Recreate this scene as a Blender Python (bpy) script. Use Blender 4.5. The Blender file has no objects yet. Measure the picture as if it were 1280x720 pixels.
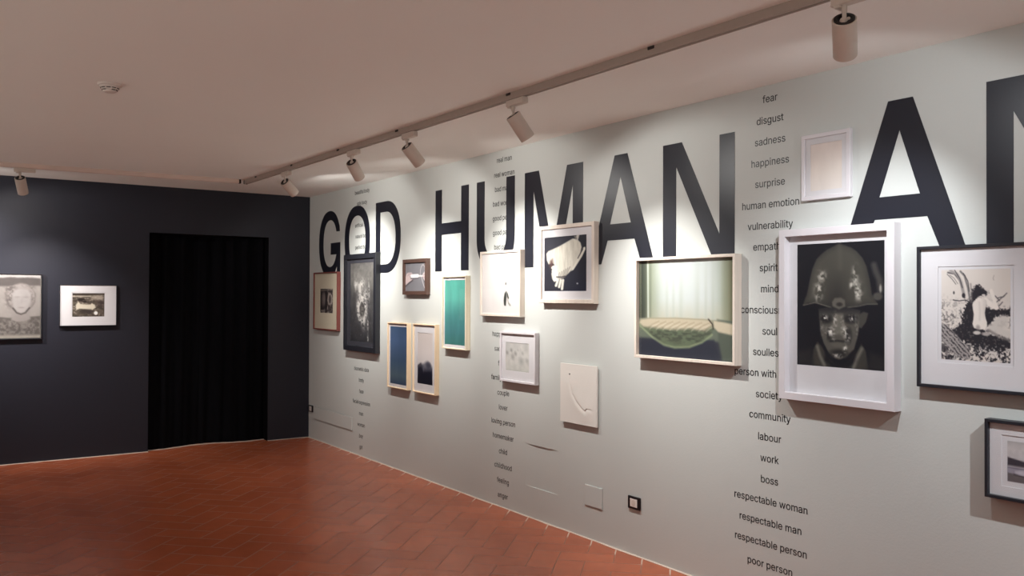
import bpy, bmesh, math, random
import numpy as np
from mathutils import Vector, Matrix

# ------------------------------------------------------------------ camera, world, exposure
SC = bpy.context.scene
COL = SC.collection
H = 2.70
F_PX, YAW, PITCH, ROLL = 1086.35, 2.53931, 0.0098229, 0.0041649
CAM = Vector((9.36312, -3.66763, 1.58933))


def s2l(c):
    c = np.asarray(c, float) / 255.0
    return np.where(c <= 0.04045, c / 12.92, ((c + 0.055) / 1.055) ** 2.4)


def rgb(*c):
    return tuple(float(v) for v in s2l(c)) + (1.0,)


cam_data = bpy.data.cameras.new('camera')
cam_data.sensor_width = 36.0
cam_data.lens = F_PX / 1280.0 * 36.0
cam_data.clip_start = 0.02
cam = bpy.data.objects.new('camera', cam_data)
COL.objects.link(cam)
_f = Vector((math.cos(PITCH) * math.cos(YAW), math.cos(PITCH) * math.sin(YAW), math.sin(PITCH)))
_r = _f.cross(Vector((0, 0, 1))).normalized()
_u = _r.cross(_f)
_r2 = math.cos(ROLL) * _r + math.sin(ROLL) * _u
_u2 = -math.sin(ROLL) * _r + math.cos(ROLL) * _u
_m = Matrix((_r2, _u2, -_f)).transposed().to_4x4()
_m.translation = CAM
cam.matrix_world = _m
SC.camera = cam

world = bpy.data.worlds.new('world')
SC.world = world
world.use_nodes = True
# unseen fill added: bright below eye level to lift the ceiling, dim above
WORLD_LOW, WORLD_HIGH = (1.22, 1.14, 1.02, 1), (0.07, 0.07, 0.08, 1)
_wt = world.node_tree
_tc = _wt.nodes.new('ShaderNodeTexCoord')
_sp = _wt.nodes.new('ShaderNodeSeparateXYZ')
_wt.links.new(_tc.outputs['Generated'], _sp.inputs[0])
_mr = _wt.nodes.new('ShaderNodeMapRange')
_mr.interpolation_type = 'SMOOTHSTEP'
_mr.inputs['From Min'].default_value = -0.32
_mr.inputs['From Max'].default_value = -0.05
_wt.links.new(_sp.outputs['Z'], _mr.inputs['Value'])
_mc = _wt.nodes.new('ShaderNodeMix')
_mc.data_type = 'RGBA'
_mc.inputs['A'].default_value = WORLD_LOW
_mc.inputs['B'].default_value = WORLD_HIGH
_wt.links.new(_mr.outputs['Result'], _mc.inputs['Factor'])
_wt.links.new(_mc.outputs['Result'], _wt.nodes['Background'].inputs[0])

SC.view_settings.view_transform = 'Standard'
SC.view_settings.look = 'None'
SC.view_settings.gamma = 1.0
SC.view_settings.use_curve_mapping = False
SC.view_settings.exposure = 0.15

# track spotlights: pivot x, aim direction, power (W), light colour
BEAM, BEAM_BLEND = 74.0, 1.0          # main beam
SPILL, SPILL_BLEND, SPILL_SHARE = 140.0, 0.30, 0.12   # weak stray light around it
RIGHT_SPOTS = [
    (2.047, (-0.32, 0.72, -0.61), 124, (1.00, 0.97, 0.92), 'white track spotlight nearest the dark wall on the ceiling track'),
    (3.402, (-0.38, 0.62, -0.69), 124, (1.00, 0.97, 0.92), 'second white track spotlight from the dark wall, showing its black rear ring'),
    (4.258, (-0.05, 0.70, -0.71), 124, (1.00, 0.97, 0.92), 'middle white track spotlight of the five on the long ceiling track'),
    (5.468, (0.12, 0.59, -0.80), 122, (1.00, 0.98, 0.94), 'white track spotlight tilted over the wing photograph, second largest in view'),
    (7.498, (-0.40, 0.62, -0.68), 74, (0.93, 0.97, 1.00), 'largest white track spotlight hanging at the top edge of the photo'),
    (8.95, (-0.30, 0.52, -0.80), 165, (0.93, 0.97, 1.00), 'white track spotlight outside the photo, next to the largest one'),
]
LEFT_SPOTS = [
    (-2.94, (-0.55, 0.22, -0.80), 100, (1.0, 0.95, 0.90), 'white track spotlight shining on the dark wall at far left'),
    (-3.95, (-0.70, 0.40, -0.55), 260, (1.0, 0.95, 0.90), 'white track spotlight outside the photo, beyond the far left one'),
]


# ------------------------------------------------------------------ helpers
def tag(o, label, cat, group=None, kind=None):
    o['label'] = label
    o['category'] = cat
    if group:
        o['group'] = group
    if kind:
        o['kind'] = kind
    return o


def empty(name, loc, rz=0.0):
    o = bpy.data.objects.new(name, None)
    o.empty_display_size = 0.05
    COL.objects.link(o)
    o.location = loc
    o.rotation_euler = (0, 0, rz)
    return o


class MB:
    def __init__(self):
        self.v, self.f = [], []

    def add(self, vs, fs):
        b = len(self.v)
        self.v += [tuple(map(float, p)) for p in vs]
        self.f += [tuple(b + i for i in q) for q in fs]

    def box(self, x0, x1, y0, y1, z0, z1):
        self.add([(x0, y0, z0), (x1, y0, z0), (x1, y1, z0), (x0, y1, z0), (x0, y0, z1), (x1, y0, z1), (x1, y1, z1), (x0, y1, z1)],
                 [(0, 3, 2, 1), (4, 5, 6, 7), (0, 1, 5, 4), (1, 2, 6, 5), (2, 3, 7, 6), (3, 0, 4, 7)])

    def cbox(self, x0, x1, y0, y1, z0, z1, c=0.003):
        """a box with chamfered vertical, top and bottom edges (two stacked rings each side)"""
        def ring(i, z):
            return [(x0 + i, y0 + i + c, z), (x0 + i + c, y0 + i, z), (x1 - i - c, y0 + i, z), (x1 - i, y0 + i + c, z),
                    (x1 - i, y1 - i - c, z), (x1 - i - c, y1 - i, z), (x0 + i + c, y1 - i, z), (x0 + i, y1 - i - c, z)]
        self.loft([ring(c, z0), ring(0, z0 + c), ring(0, z1 - c), ring(c, z1)], True, True)

    def loft(self, rings, cap0=False, cap1=False, closed=True):
        n = len(rings[0])
        vs = [p for r in rings for p in r]
        fs = []
        for k in range(len(rings) - 1):
            for i in range(n if closed else n - 1):
                j = (i + 1) % n
                fs.append((k * n + i, k * n + j, (k + 1) * n + j, (k + 1) * n + i))
        if cap0:
            fs.append(tuple(reversed(range(n))))
        if cap1:
            fs.append(tuple((len(rings) - 1) * n + i for i in range(n)))
        self.add(vs, fs)

    def lathe(self, prof, origin, axis, n=40, cap0=True, cap1=True):
        """prof: list of (distance along the axis, radius)"""
        a = Vector(axis).normalized()
        t = a.cross(Vector((0.0, 0.0, 1.0)))
        if t.length < 1e-4:
            t = Vector((1, 0, 0))
        t.normalize()
        b = a.cross(t)
        o = Vector(origin)
        rings = [[tuple(o + a * s + (t * math.cos(2 * math.pi * i / n) + b * math.sin(2 * math.pi * i / n)) * r) for i in range(n)] for s, r in prof]
        self.loft(rings, cap0, cap1)

    def tube(self, p0, p1, r0, r1=None, n=16):
        p0, p1 = Vector(p0), Vector(p1)
        L = (p1 - p0).length
        self.lathe([(0, r0), (L, r1 if r1 is not None else r0)], p0, p1 - p0, n)

    def build(self, name, mat, parent=None, smooth=False, angle=40):
        me = bpy.data.meshes.new(name)
        me.from_pydata(self.v, [], self.f)
        bm = bmesh.new()
        bm.from_mesh(me)
        bmesh.ops.recalc_face_normals(bm, faces=bm.faces)
        bm.to_mesh(me)
        bm.free()
        if smooth:
            me.shade_smooth()
            me.set_sharp_from_angle(angle=math.radians(angle))
        me.materials.append(mat)
        o = bpy.data.objects.new(name, me)
        COL.objects.link(o)
        if parent is not None:
            o.parent = parent
        return o


# ------------------------------------------------------------------ materials
def mat_new(name):
    m = bpy.data.materials.new(name)
    m.use_nodes = True
    nt = m.node_tree
    b = nt.nodes['Principled BSDF']
    return m, nt, b


def node(nt, t, **kw):
    n = nt.nodes.new(t)
    for k, v in kw.items():
        setattr(n, k, v)
    return n


def paint(name, c, rough=0.6, spec=0.5, var=0.04, scale=6.0, bump=0.0, bscale=120.0, metal=0.0):
    """plain painted or stained surface with a little procedural unevenness"""
    m, nt, b = mat_new(name)
    tc = node(nt, 'ShaderNodeTexCoord')
    nz = node(nt, 'ShaderNodeTexNoise')
    nz.inputs['Scale'].default_value = scale
    nz.inputs['Detail'].default_value = 4
    nt.links.new(tc.outputs['Object'], nz.inputs['Vector'])
    mx = node(nt, 'ShaderNodeMix', data_type='RGBA')
    lin = np.array(rgb(*c)[:3])
    mx.inputs['A'].default_value = tuple(np.clip(lin * (1 - var), 0, 1)) + (1,)
    mx.inputs['B'].default_value = tuple(np.clip(lin * (1 + var), 0, 1)) + (1,)
    nt.links.new(nz.outputs['Fac'], mx.inputs['Factor'])
    nt.links.new(mx.outputs['Result'], b.inputs['Base Color'])
    b.inputs['Roughness'].default_value = rough
    b.inputs['Specular IOR Level'].default_value = spec
    b.inputs['Metallic'].default_value = metal
    if bump:
        n2 = node(nt, 'ShaderNodeTexNoise')
        n2.inputs['Scale'].default_value = bscale
        n2.inputs['Detail'].default_value = 3
        nt.links.new(tc.outputs['Object'], n2.inputs['Vector'])
        bp = node(nt, 'ShaderNodeBump')
        bp.inputs['Strength'].default_value = bump
        bp.inputs['Distance'].default_value = 0.002
        nt.links.new(n2.outputs['Fac'], bp.inputs['Height'])
        nt.links.new(bp.outputs['Normal'], b.inputs['Normal'])
    return m


def wood(name, c, rough=0.5, axis=2):
    m, nt, b = mat_new(name)
    tc = node(nt, 'ShaderNodeTexCoord')
    mp = node(nt, 'ShaderNodeMapping')
    sc = [60, 60, 60]
    sc[axis] = 3
    mp.inputs['Scale'].default_value = sc
    nz = node(nt, 'ShaderNodeTexNoise')
    nz.inputs['Scale'].default_value = 1.0
    nz.inputs['Detail'].default_value = 5
    nt.links.new(tc.outputs['Object'], mp.inputs['Vector'])
    nt.links.new(mp.outputs['Vector'], nz.inputs['Vector'])
    mx = node(nt, 'ShaderNodeMix', data_type='RGBA')
    lin = np.array(rgb(*c)[:3])
    mx.inputs['A'].default_value = tuple(np.clip(lin * 0.82, 0, 1)) + (1,)
    mx.inputs['B'].default_value = tuple(np.clip(lin * 1.14, 0, 1)) + (1,)
    nt.links.new(nz.outputs['Fac'], mx.inputs['Factor'])
    nt.links.new(mx.outputs['Result'], b.inputs['Base Color'])
    b.inputs['Roughness'].default_value = rough
    return m


def mat_floor():
    """terracotta bricks, 2:1 herringbone laid at 45 degrees, pale mortar"""
    m, nt, b = mat_new('terracotta_herringbone')
    L = nt.links.new

    def mth(op, a, c=None, d=None):
        n = node(nt, 'ShaderNodeMath', operation=op)
        for i, q in enumerate((a, c, d)):
            if q is None:
                continue
            if isinstance(q, (int, float)):
                n.inputs[i].default_value = q
            else:
                L(q, n.inputs[i])
        return n.outputs[0]

    W = 0.168
    tc = node(nt, 'ShaderNodeTexCoord')
    wob = node(nt, 'ShaderNodeTexNoise')
    wob.inputs['Scale'].default_value = 5.0
    L(tc.outputs['Object'], wob.inputs['Vector'])
    wsub = node(nt, 'ShaderNodeVectorMath', operation='SUBTRACT')
    L(wob.outputs['Color'], wsub.inputs[0])
    wsub.inputs[1].default_value = (0.5, 0.5, 0.5)
    wsc = node(nt, 'ShaderNodeVectorMath', operation='SCALE')
    L(wsub.outputs[0], wsc.inputs[0])
    wsc.inputs['Scale'].default_value = 0.006
    wadd = node(nt, 'ShaderNodeVectorMath', operation='ADD')
    L(tc.outputs['Object'], wadd.inputs[0])
    L(wsc.outputs[0], wadd.inputs[1])
    mp = node(nt, 'ShaderNodeMapping')
    mp.inputs['Rotation'].default_value = (0, 0, math.radians(45))
    mp.inputs['Scale'].default_value = (1 / W, 1 / W, 1)
    mp.inputs['Location'].default_value = (40.3, 40.1, 0)
    L(wadd.outputs[0], mp.inputs['Vector'])
    sp = node(nt, 'ShaderNodeSeparateXYZ')
    L(mp.outputs['Vector'], sp.inputs[0])
    x, y = sp.outputs['X'], sp.outputs['Y']
    i, j = mth('FLOOR', x), mth('FLOOR', y)
    fu, fv = mth('FRACT', x), mth('FRACT', y)
    k = mth('FLOORED_MODULO', mth('SUBTRACT', i, j), 4.0)
    k0, k1, k2, k3 = [mth('COMPARE', k, float(q), 0.1) for q in range(4)]
    dl = mth('MULTIPLY_ADD', k1, 10.0, fu)
    dr = mth('MULTIPLY_ADD', k0, 10.0, mth('SUBTRACT', 1.0, fu))
    db = mth('MULTIPLY_ADD', k2, 10.0, fv)
    dt = mth('MULTIPLY_ADD', k3, 10.0, mth('SUBTRACT', 1.0, fv))
    d = mth('MINIMUM', mth('MINIMUM', dl, dr), mth('MINIMUM', db, dt))
    cid = node(nt, 'ShaderNodeCombineXYZ')
    L(mth('SUBTRACT', i, k1), cid.inputs[0])
    L(mth('SUBTRACT', j, k2), cid.inputs[1])
    wn = node(nt, 'ShaderNodeTexWhiteNoise', noise_dimensions='3D')
    L(cid.outputs[0], wn.inputs['Vector'])
    ramp = node(nt, 'ShaderNodeValToRGB')
    e = ramp.color_ramp.elements
    e[0].color = FLOOR_A
    e[1].color = FLOOR_C
    q = ramp.color_ramp.elements.new(0.5)
    q.color = FLOOR_B
    L(wn.outputs['Value'], ramp.inputs['Fac'])
    nz = node(nt, 'ShaderNodeTexNoise')
    nz.inputs['Scale'].default_value = 9.0
    nz.inputs['Detail'].default_value = 6
    L(tc.outputs['Object'], nz.inputs['Vector'])
    mot = node(nt, 'ShaderNodeMix', data_type='RGBA', blend_type='MULTIPLY')
    mot.inputs['Factor'].default_value = 0.35
    L(ramp.outputs['Color'], mot.inputs['A'])
    L(nz.outputs['Fac'], mot.inputs['B'])
    gm = node(nt, 'ShaderNodeMapRange')
    gm.inputs['From Min'].default_value = 0.016
    gm.inputs['From Max'].default_value = 0.030
    L(d, gm.inputs['Value'])
    mix = node(nt, 'ShaderNodeMix', data_type='RGBA')
    sw = node(nt, 'ShaderNodeSeparateXYZ')
    L(tc.outputs['Object'], sw.inputs[0])
    near = node(nt, 'ShaderNodeMapRange')
    near.inputs['From Min'].default_value = -0.075
    near.inputs['From Max'].default_value = -0.045
    L(mth('MULTIPLY_ADD', nz.outputs['Fac'], 0.06, sw.outputs['Y']), near.inputs['Value'])
    gmix = node(nt, 'ShaderNodeMix', data_type='RGBA')
    gmix.inputs['A'].default_value = GROUT
    gmix.inputs['B'].default_value = rgb(206, 182, 166)
    L(near.outputs['Result'], gmix.inputs['Factor'])
    L(gmix.outputs['Result'], mix.inputs['A'])
    L(mot.outputs['Result'], mix.inputs['B'])
    L(gm.outputs['Result'], mix.inputs['Factor'])
    L(mix.outputs['Result'], b.inputs['Base Color'])
    rr = node(nt, 'ShaderNodeMapRange')
    rr.inputs['From Min'].default_value = 0.0
    rr.inputs['From Max'].default_value = 1.0
    rr.inputs['To Min'].default_value = 0.75
    rr.inputs['To Max'].default_value = FLOOR_ROUGH
    L(gm.outputs['Result'], rr.inputs['Value'])
    L(rr.outputs['Result'], b.inputs['Roughness'])
    b.inputs['Specular IOR Level'].default_value = 0.5
    # worn, slightly cushioned bricks
    h1 = node(nt, 'ShaderNodeMapRange')
    h1.inputs['From Max'].default_value = 0.05
    L(d, h1.inputs['Value'])
    h2 = mth('MULTIPLY_ADD', nz.outputs['Fac'], 0.25, h1.outputs['Result'])
    bp = node(nt, 'ShaderNodeBump')
    bp.inputs['Strength'].default_value = 0.16
    bp.inputs['Distance'].default_value = 0.002
    L(h2, bp.inputs['Height'])
    L(bp.outputs['Normal'], b.inputs['Normal'])
    return m


FLOOR_A, FLOOR_B, FLOOR_C = rgb(182, 96, 64), rgb(190, 102, 68), rgb(198, 108, 73)
GROUT = rgb(146, 96, 76)
FLOOR_ROUGH = 0.27

M = {}
M['wall'] = paint('pale_grey_green_wall_paint', (197, 200, 197), 0.75, 0.3, 0.02, 1.5, 0.25, 90)
M['dark_wall'] = paint('blue_black_wall_paint', (30, 31, 42), 0.55, 0.4, 0.05, 1.5, 0.25, 90)
M['ceiling'] = paint('white_ceiling_paint', (247, 246, 242), 0.85, 0.2, 0.02, 1.2, 0.3, 60)
M['far_wall'] = paint('grey_wall_paint', (150, 146, 140), 0.8, 0.3, 0.02)
M['floor'] = mat_floor()
M['mortar'] = paint('pale_mortar', (214, 196, 182), 0.9, 0.2, 0.12, 30, 0.6, 60)
M['vinyl'] = paint('blue_black_vinyl_letter', (25, 27, 38), 0.42, 0.5, 0.04, 3)
M['ink'] = paint('black_vinyl_word', (20, 19, 22), 0.45, 0.5, 0.03, 3)
M['curtain'] = paint('black_velvet', (9, 9, 13), 0.95, 0.1, 0.1, 20, 0.4, 300)
M['lamp_white'] = paint('white_powder_coat', (214, 202, 192), 0.5, 0.4, 0.02, 20)
M['lamp_black'] = paint('black_plastic', (22, 22, 26), 0.35, 0.5, 0.02, 20)
M['track'] = paint('grey_white_aluminium_track', (176, 162, 152), 0.5, 0.4, 0.03, 10)
M['track_pale'] = paint('pale_aluminium_track', (226, 206, 196), 0.5, 0.4, 0.03, 10)
M['track_dark'] = paint('dark_track_joint', (40, 34, 32), 0.6, 0.3, 0.03, 10)
M['white_plastic'] = paint('white_plastic', (226, 218, 212), 0.4, 0.5, 0.02, 20)
M['dark_slot'] = paint('dark_slot', (34, 26, 22), 0.8, 0.2, 0.02, 20)
M['mat_white'] = paint('white_mat_board', (212, 210, 213), 0.9, 0.2, 0.01, 8, 0.15, 400)
M['mat_cream'] = paint('cream_mat_board', (214, 205, 184), 0.9, 0.2, 0.02, 8, 0.15, 400)
M['mat_dark'] = paint('charcoal_mat_board', (62, 62, 70), 0.9, 0.2, 0.02, 8, 0.15, 400)
M['mat_bevel'] = paint('mat_bevel', (246, 244, 240), 0.9, 0.2, 0.01, 8)
M['plaster'] = paint('white_plaster', (226, 222, 216), 0.85, 0.25, 0.015, 10, 0.2, 150)
M['red'] = wood('red_stained_wood', (124, 66, 60))
M['black_wood'] = wood('black_stained_wood', (34, 35, 42), 0.45)
M['brown'] = wood('dark_walnut', (86, 63, 55))
M['pale_wood'] = wood('pale_maple', (234, 210, 178))
M['cream_wood'] = wood('cream_ash', (232, 220, 196))
M['pinkish'] = wood('whitewashed_wood', (222, 210, 198))
M['white_wood'] = paint('white_lacquered_wood', (214, 210, 214), 0.45, 0.4, 0.015, 10)

# clear glazing: weak mirror over a transparent sheet
_g, _nt, _b = mat_new('picture_glass')
_nt.nodes.remove(_b)
_tr = node(_nt, 'ShaderNodeBsdfTransparent')
_gl = node(_nt, 'ShaderNodeBsdfGlossy')
_gl.inputs['Roughness'].default_value = 0.03
_geo = node(_nt, 'ShaderNodeNewGeometry')
_dot = node(_nt, 'ShaderNodeVectorMath', operation='DOT_PRODUCT')
_nt.links.new(_geo.outputs['Normal'], _dot.inputs[0])
_nt.links.new(_geo.outputs['Incoming'], _dot.inputs[1])
_ab = node(_nt, 'ShaderNodeMath', operation='ABSOLUTE')
_nt.links.new(_dot.outputs['Value'], _ab.inputs[0])
_om = node(_nt, 'ShaderNodeMath', operation='SUBTRACT')
_om.inputs[0].default_value = 1.0
_nt.links.new(_ab.outputs[0], _om.inputs[1])
_pw = node(_nt, 'ShaderNodeMath', operation='POWER')
_pw.inputs[1].default_value = 5.0
_nt.links.new(_om.outputs[0], _pw.inputs[0])
_fr = node(_nt, 'ShaderNodeMath', operation='MULTIPLY_ADD')   # Schlick reflectance, the same from both sides
_fr.inputs[1].default_value = 0.97
_fr.inputs[2].default_value = 0.03
_nt.links.new(_pw.outputs[0], _fr.inputs[0])
_mx = node(_nt, 'ShaderNodeMixShader')
_nt.links.new(_fr.outputs[0], _mx.inputs[0])
_nt.links.new(_tr.outputs[0], _mx.inputs[1])
_nt.links.new(_gl.outputs[0], _mx.inputs[2])
_nt.links.new(_mx.outputs[0], _nt.nodes['Material Output'].inputs['Surface'])
M['glass'] = _g

_p, _nt, _b = mat_new('photographic_print')
_at = node(_nt, 'ShaderNodeVertexColor')
_at.layer_name = 'print'
_nt.links.new(_at.outputs['Color'], _b.inputs['Base Color'])
_b.inputs['Roughness'].default_value = 0.55
_b.inputs['Specular IOR Level'].default_value = 0.3
M['print'] = _p

_e, _nt, _b = mat_new('lit_lamp_lens')
_b.inputs['Emission Color'].default_value = (1, 0.95, 0.88, 1)
_b.inputs['Emission Strength'].default_value = 12.0
M['lens'] = _e

# ------------------------------------------------------------------ the room
X1, Y0 = 12.6, -6.4      # far ends of the room, behind and to the left of the camera


def struct(o):
    o['kind'] = 'structure'
    return o


mb = MB()
mb.box(-0.6, X1, Y0, 0.0, -0.12, 0.0)
struct(mb.build('floor', M['floor']))
mb = MB()
mb.box(-0.6, X1 + 0.2, Y0 - 0.2, 0.3, H, H + 0.12)
struct(mb.build('ceiling', M['ceiling']))

# grey wall with one shallow recess for the flush service cover
RX0, RX1, RZ0, RZ1, RD = 4.206, 4.606, 0.222, 0.526, 0.007
mb = MB()
xs, zs = [-0.3, RX0, RX1, X1], [-0.12, RZ0, RZ1, H]
for a in range(3):
    for c in range(3):
        if (a, c) != (1, 1):
            mb.add([(xs[a], 0, zs[c]), (xs[a + 1], 0, zs[c]), (xs[a + 1], 0, zs[c + 1]), (xs[a], 0, zs[c + 1])], [(0, 1, 2, 3)])
q = [(RX0, RZ0), (RX1, RZ0), (RX1, RZ1), (RX0, RZ1)]
q2 = [(RX0 + .12, RZ0), (RX1 - .12, RZ0), (RX1 - .12, RZ1), (RX0 + .12, RZ1)]
mb.loft([[(x, 0, z) for x, z in q], [(x, RD, z) for x, z in q2]], False, True)
mb.add([(-0.3, 0.25, -0.12), (X1, 0.25, -0.12), (X1, 0.25, H), (-0.3, 0.25, H)], [(3, 2, 1, 0)])
mb.add([(-0.3, 0, -0.12), (-0.3, 0, H), (-0.3, 0.25, H), (-0.3, 0.25, -0.12)], [(0, 1, 2, 3)])
wr = struct(mb.build('wall_right', M['wall']))

# dark wall with the doorway
DY0, DY1, DZ = -1.705, -0.470, 2.226
T = 0.34
mb = MB()
mb.box(-T, 0, Y0, DY0, -0.12, H)
mb.box(-T, 0, DY1, 0.0, -0.12, H)
mb.box(-T, 0, DY0, DY1, DZ, H)
struct(mb.build('wall_back', M['dark_wall']))
mb = MB()
mb.box(-0.62, -0.52, DY0 - 0.3, DY1 + 0.3, -0.12, H)  # unseen wall added behind the curtain to stop light leaks
struct(mb.build('wall_light_block', M['dark_wall']))


# the uneven mortar joint where floor meets wall
def mortar(name, pts, w, nrm):
    rnd = random.Random(len(name))
    mb = MB()
    n = 90
    (ax, ay), (bx, by) = pts
    rings = []
    for i in range(n + 1):
        t = i / n
        x, y = ax + (bx - ax) * t, ay + (by - ay) * t
        ww = w * rnd.uniform(0.55, 1.2)
        rings.append([(x, y, 0.0005), (x, y, 0.004), (x + nrm[0] * ww, y + nrm[1] * ww, 0.0025), (x + nrm[0] * ww, y + nrm[1] * ww, 0.0005)])
    mb.loft(rings, True, True)
    struct(mb.build(name, M['mortar']))


mortar('trim_1', [(0.0, -0.0005), (X1, -0.0005)], 0.016, (0, -1))
mortar('trim_2', [(0.0005, Y0), (0.0005, DY0)], 0.030, (1, 0))
mortar('trim_3', [(0.0005, DY1), (0.0005, -0.02)], 0.026, (1, 0))

mb = MB()
mb.box(-T + .01, -0.002, DY0 - .001, DY0 + .003, 0.0, DZ)
mb.box(-T + .01, -0.002, DY1 - .003, DY1 + .001, 0.0, DZ)
mb.box(-T + .01, -0.002, DY0, DY1, DZ - .003, DZ + .001)
struct(mb.build('trim_4', M['curtain']))

# ------------------------------------------------------------------ doorway curtain
mb = MB()
cols, rows = 160, 24
rng = np.random.default_rng(5)
hem_y = [-1.70, -1.60, -1.50, -1.31, -1.15, -1.00, -0.82, -0.65, -0.475]
hem_x = [-0.10, -0.085, -0.10, -0.16, -0.215, -0.19, -0.125, -0.11, -0.14]
front, back = [], []
for r in range(rows + 1):
    z = 0.004 + (DZ - 0.012) * r / rows
    a = 1 - r / rows
    fr_, bk_ = [], []
    for c in range(cols + 1):
        t = c / cols
        y = DY0 + 0.006 + (DY1 - DY0 - 0.012) * t
        big = np.interp(y, hem_y, hem_x)
        x = -0.14 + (big + 0.14) * (0.35 + 0.65 * a)
        x += (0.010 + 0.014 * (1 - a)) * math.sin(46 * t + 1.2 * math.sin(9 * t)) + 0.006 * math.sin(91 * t + 2 * a)
        x = min(x, -0.045)
        fr_.append((x, y, z))
        bk_.append((x - 0.006, y, z))
    front.append(fr_)
    back.append(bk_)
mb.loft([f + b[::-1] for f, b in zip(front, back)], True, True)
cur = mb.build('curtain', M['curtain'], None, True, 60)
mb = MB()
rings = []
for i in range(61):
    y = DY0 + .004 + (DY1 - DY0 - .008) * i / 60
    x = max(float(np.interp(y, hem_y, hem_x)) + 0.028, -0.16)
    rings.append([(x - .02, y, .0005), (x - .02, y, .003), (x + .02, y, .003), (x + .02, y, .0005)])
mb.loft(rings, True, True)
struct(mb.build('trim_5', M['mortar']))
tag(cur, 'black floor-length curtain filling the doorway in the dark wall', 'curtain')

# ------------------------------------------------------------------ ceiling tracks


def track(name, p0, p1, mat, label, caps=True, clips=()):
    """surface-mounted channel rail from p0 to p1, built along its own x axis"""
    p0, p1 = Vector(p0), Vector(p1)
    L = (p1 - p0).length
    rz = math.atan2(p1.y - p0.y, p1.x - p0.x)
    root = empty(name, (p0.x, p0.y, H), rz)
    tag(root, label, 'light track')
    h = 0.038
    prof = [(-0.018, 0), (-0.018, -h + .002), (-0.016, -h), (-0.009, -h), (-0.009, -h + .012), (0.009, -h + .012), (0.009, -h), (0.016, -h), (0.018, -h + .002), (0.018, 0)]
    mb = MB()
    mb.loft([[(0.02, y, z - 0.0005) for y, z in prof], [(L, y, z - 0.0005) for y, z in prof]], True, True)
    mb.build('rail', mat, root)
    mb = MB()
    mb.cbox(0.0, 0.02, -0.019, 0.019, -h - .001, -0.0005, 0.002)
    mb.build('end_cap', M['track_dark'], root)
    for cx in clips:
        mb = MB()
        mb.cbox(cx - .02, cx + .02, -0.0225, -0.0185, -0.014, -0.0005, 0.001)
        mb.build('mounting_clip', M['track_dark'], root)
    return root


def ty(x):
    return -1.045 + (x - 1.0) / 6.2 * 0.08


track('light_track', (1.00, ty(1.00), 0), (12.3, ty(12.3), 0), M['track'],
      'long grey ceiling track running above the grey picture wall', clips=[0.35, 1.25, 2.2, 3.15, 4.45, 5.55])
track('light_track', (1.03, -1.10, 0), (0.80, -6.0, 0), M['track_pale'],
      'pale ceiling track running along the top of the dark wall')


# ------------------------------------------------------------------ track spotlights
def spotlight(px, py, rail_dir, aim, watts, colour, label, group, first=[None]):
    d = Vector(aim).normalized()
    r = Vector((rail_dir[0], rail_dir[1], 0)).normalized()
    n = Vector((-r.y, r.x, 0))
    root = empty('track_spotlight', (px, py, H - 0.0395))
    tag(root, label, 'spotlight', group)
    rz = math.atan2(r.y, r.x)
    mb = MB()
    mb.cbox(-0.045, 0.115, -0.019, 0.019, -0.034, -0.0005, 0.003)
    ad = mb.build('adapter', M['lamp_white'], root)
    ad.rotation_euler = (0, 0, rz)
    mb = MB()
    mb.cbox(-0.030, -0.004, -0.022, 0.022, -0.044, -0.0335, 0.003)
    lk = mb.build('locking_lever', M['lamp_white'], ad)
    piv = Vector((0, 0, -0.085))
    mb = MB()
    mb.tube((0, 0, -0.033), (0, 0, -0.060), 0.010)
    mb.tube((0, 0, -0.058), tuple(piv + d * 0.012), 0.0075)
    mb.lathe([(-0.012, 0.011), (0.012, 0.011)], tuple(piv + d * 0.006), n)
    mb.build('arm', M['lamp_white'], root, True)
    a0 = piv - d * 0.002
    R = 0.0425
    mb = MB()
    mb.lathe([(0.004, R - .007), (0.000, R - .005), (0.000, R - .0015), (0.0015, R), (0.148, R), (0.150, R - .0015), (0.150, R - .004), (0.118, R - .006)], tuple(a0), d, 48, False, True)
    mb.build('housing', M['lamp_white'], root, True)
    mb = MB()
    mb.lathe([(0.010, R - .020), (0.001, R - .020), (-0.003, R - .016), (-0.003, R - .006), (0.006, R - .0065)], tuple(a0), d, 48, True, True)
    rr = mb.build('rear_cap', M['lamp_black'], root, True)
    mb = MB()
    mb.lathe([(0.0, 0.006), (-0.005, 0.006), (-0.006, 0.004)], tuple(a0 + Vector((0, 0, 0)) + d * 0.001 - Vector((0, 0, 1)).cross(d).normalized() * 0.014), d, 16)
    mb.build('rear_screw', M['lamp_white'], rr, True)
    mb = MB()
    mb.lathe([(0.1215, R - .007), (0.1235, R - .010)], tuple(a0), d, 40)
    mb.build('lens', M['lens'], root, True)
    for nm, share, size, blend in (('spot_beam', 1.0, BEAM, BEAM_BLEND), ('spot_spill', SPILL_SHARE, SPILL, SPILL_BLEND)):
        ld = bpy.data.lights.new(nm, 'SPOT')
        ld.energy = watts * share
        ld.color = colour
        ld.spot_size = math.radians(size)
        ld.spot_blend = blend
        ld.shadow_soft_size = 0.018
        lo = bpy.data.objects.new(nm, ld)
        COL.objects.link(lo)
        lo.parent = root
        lo.location = a0 + d * 0.158
        lo.rotation_euler = d.to_track_quat('-Z', 'Y').to_euler()
    return root


for px, aim, w, c, lab in RIGHT_SPOTS:
    spotlight(px, ty(px), (1, 0.0129), aim, w, c, lab, 'spotlights on the long ceiling track')
for py, aim, w, c, lab in LEFT_SPOTS:
    xx = 0.80 + (py + 6.0) / 4.9 * 0.23
    spotlight(xx, py, (0.047, 1), aim, w, c, lab, 'spotlights on the dark wall track')

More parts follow.
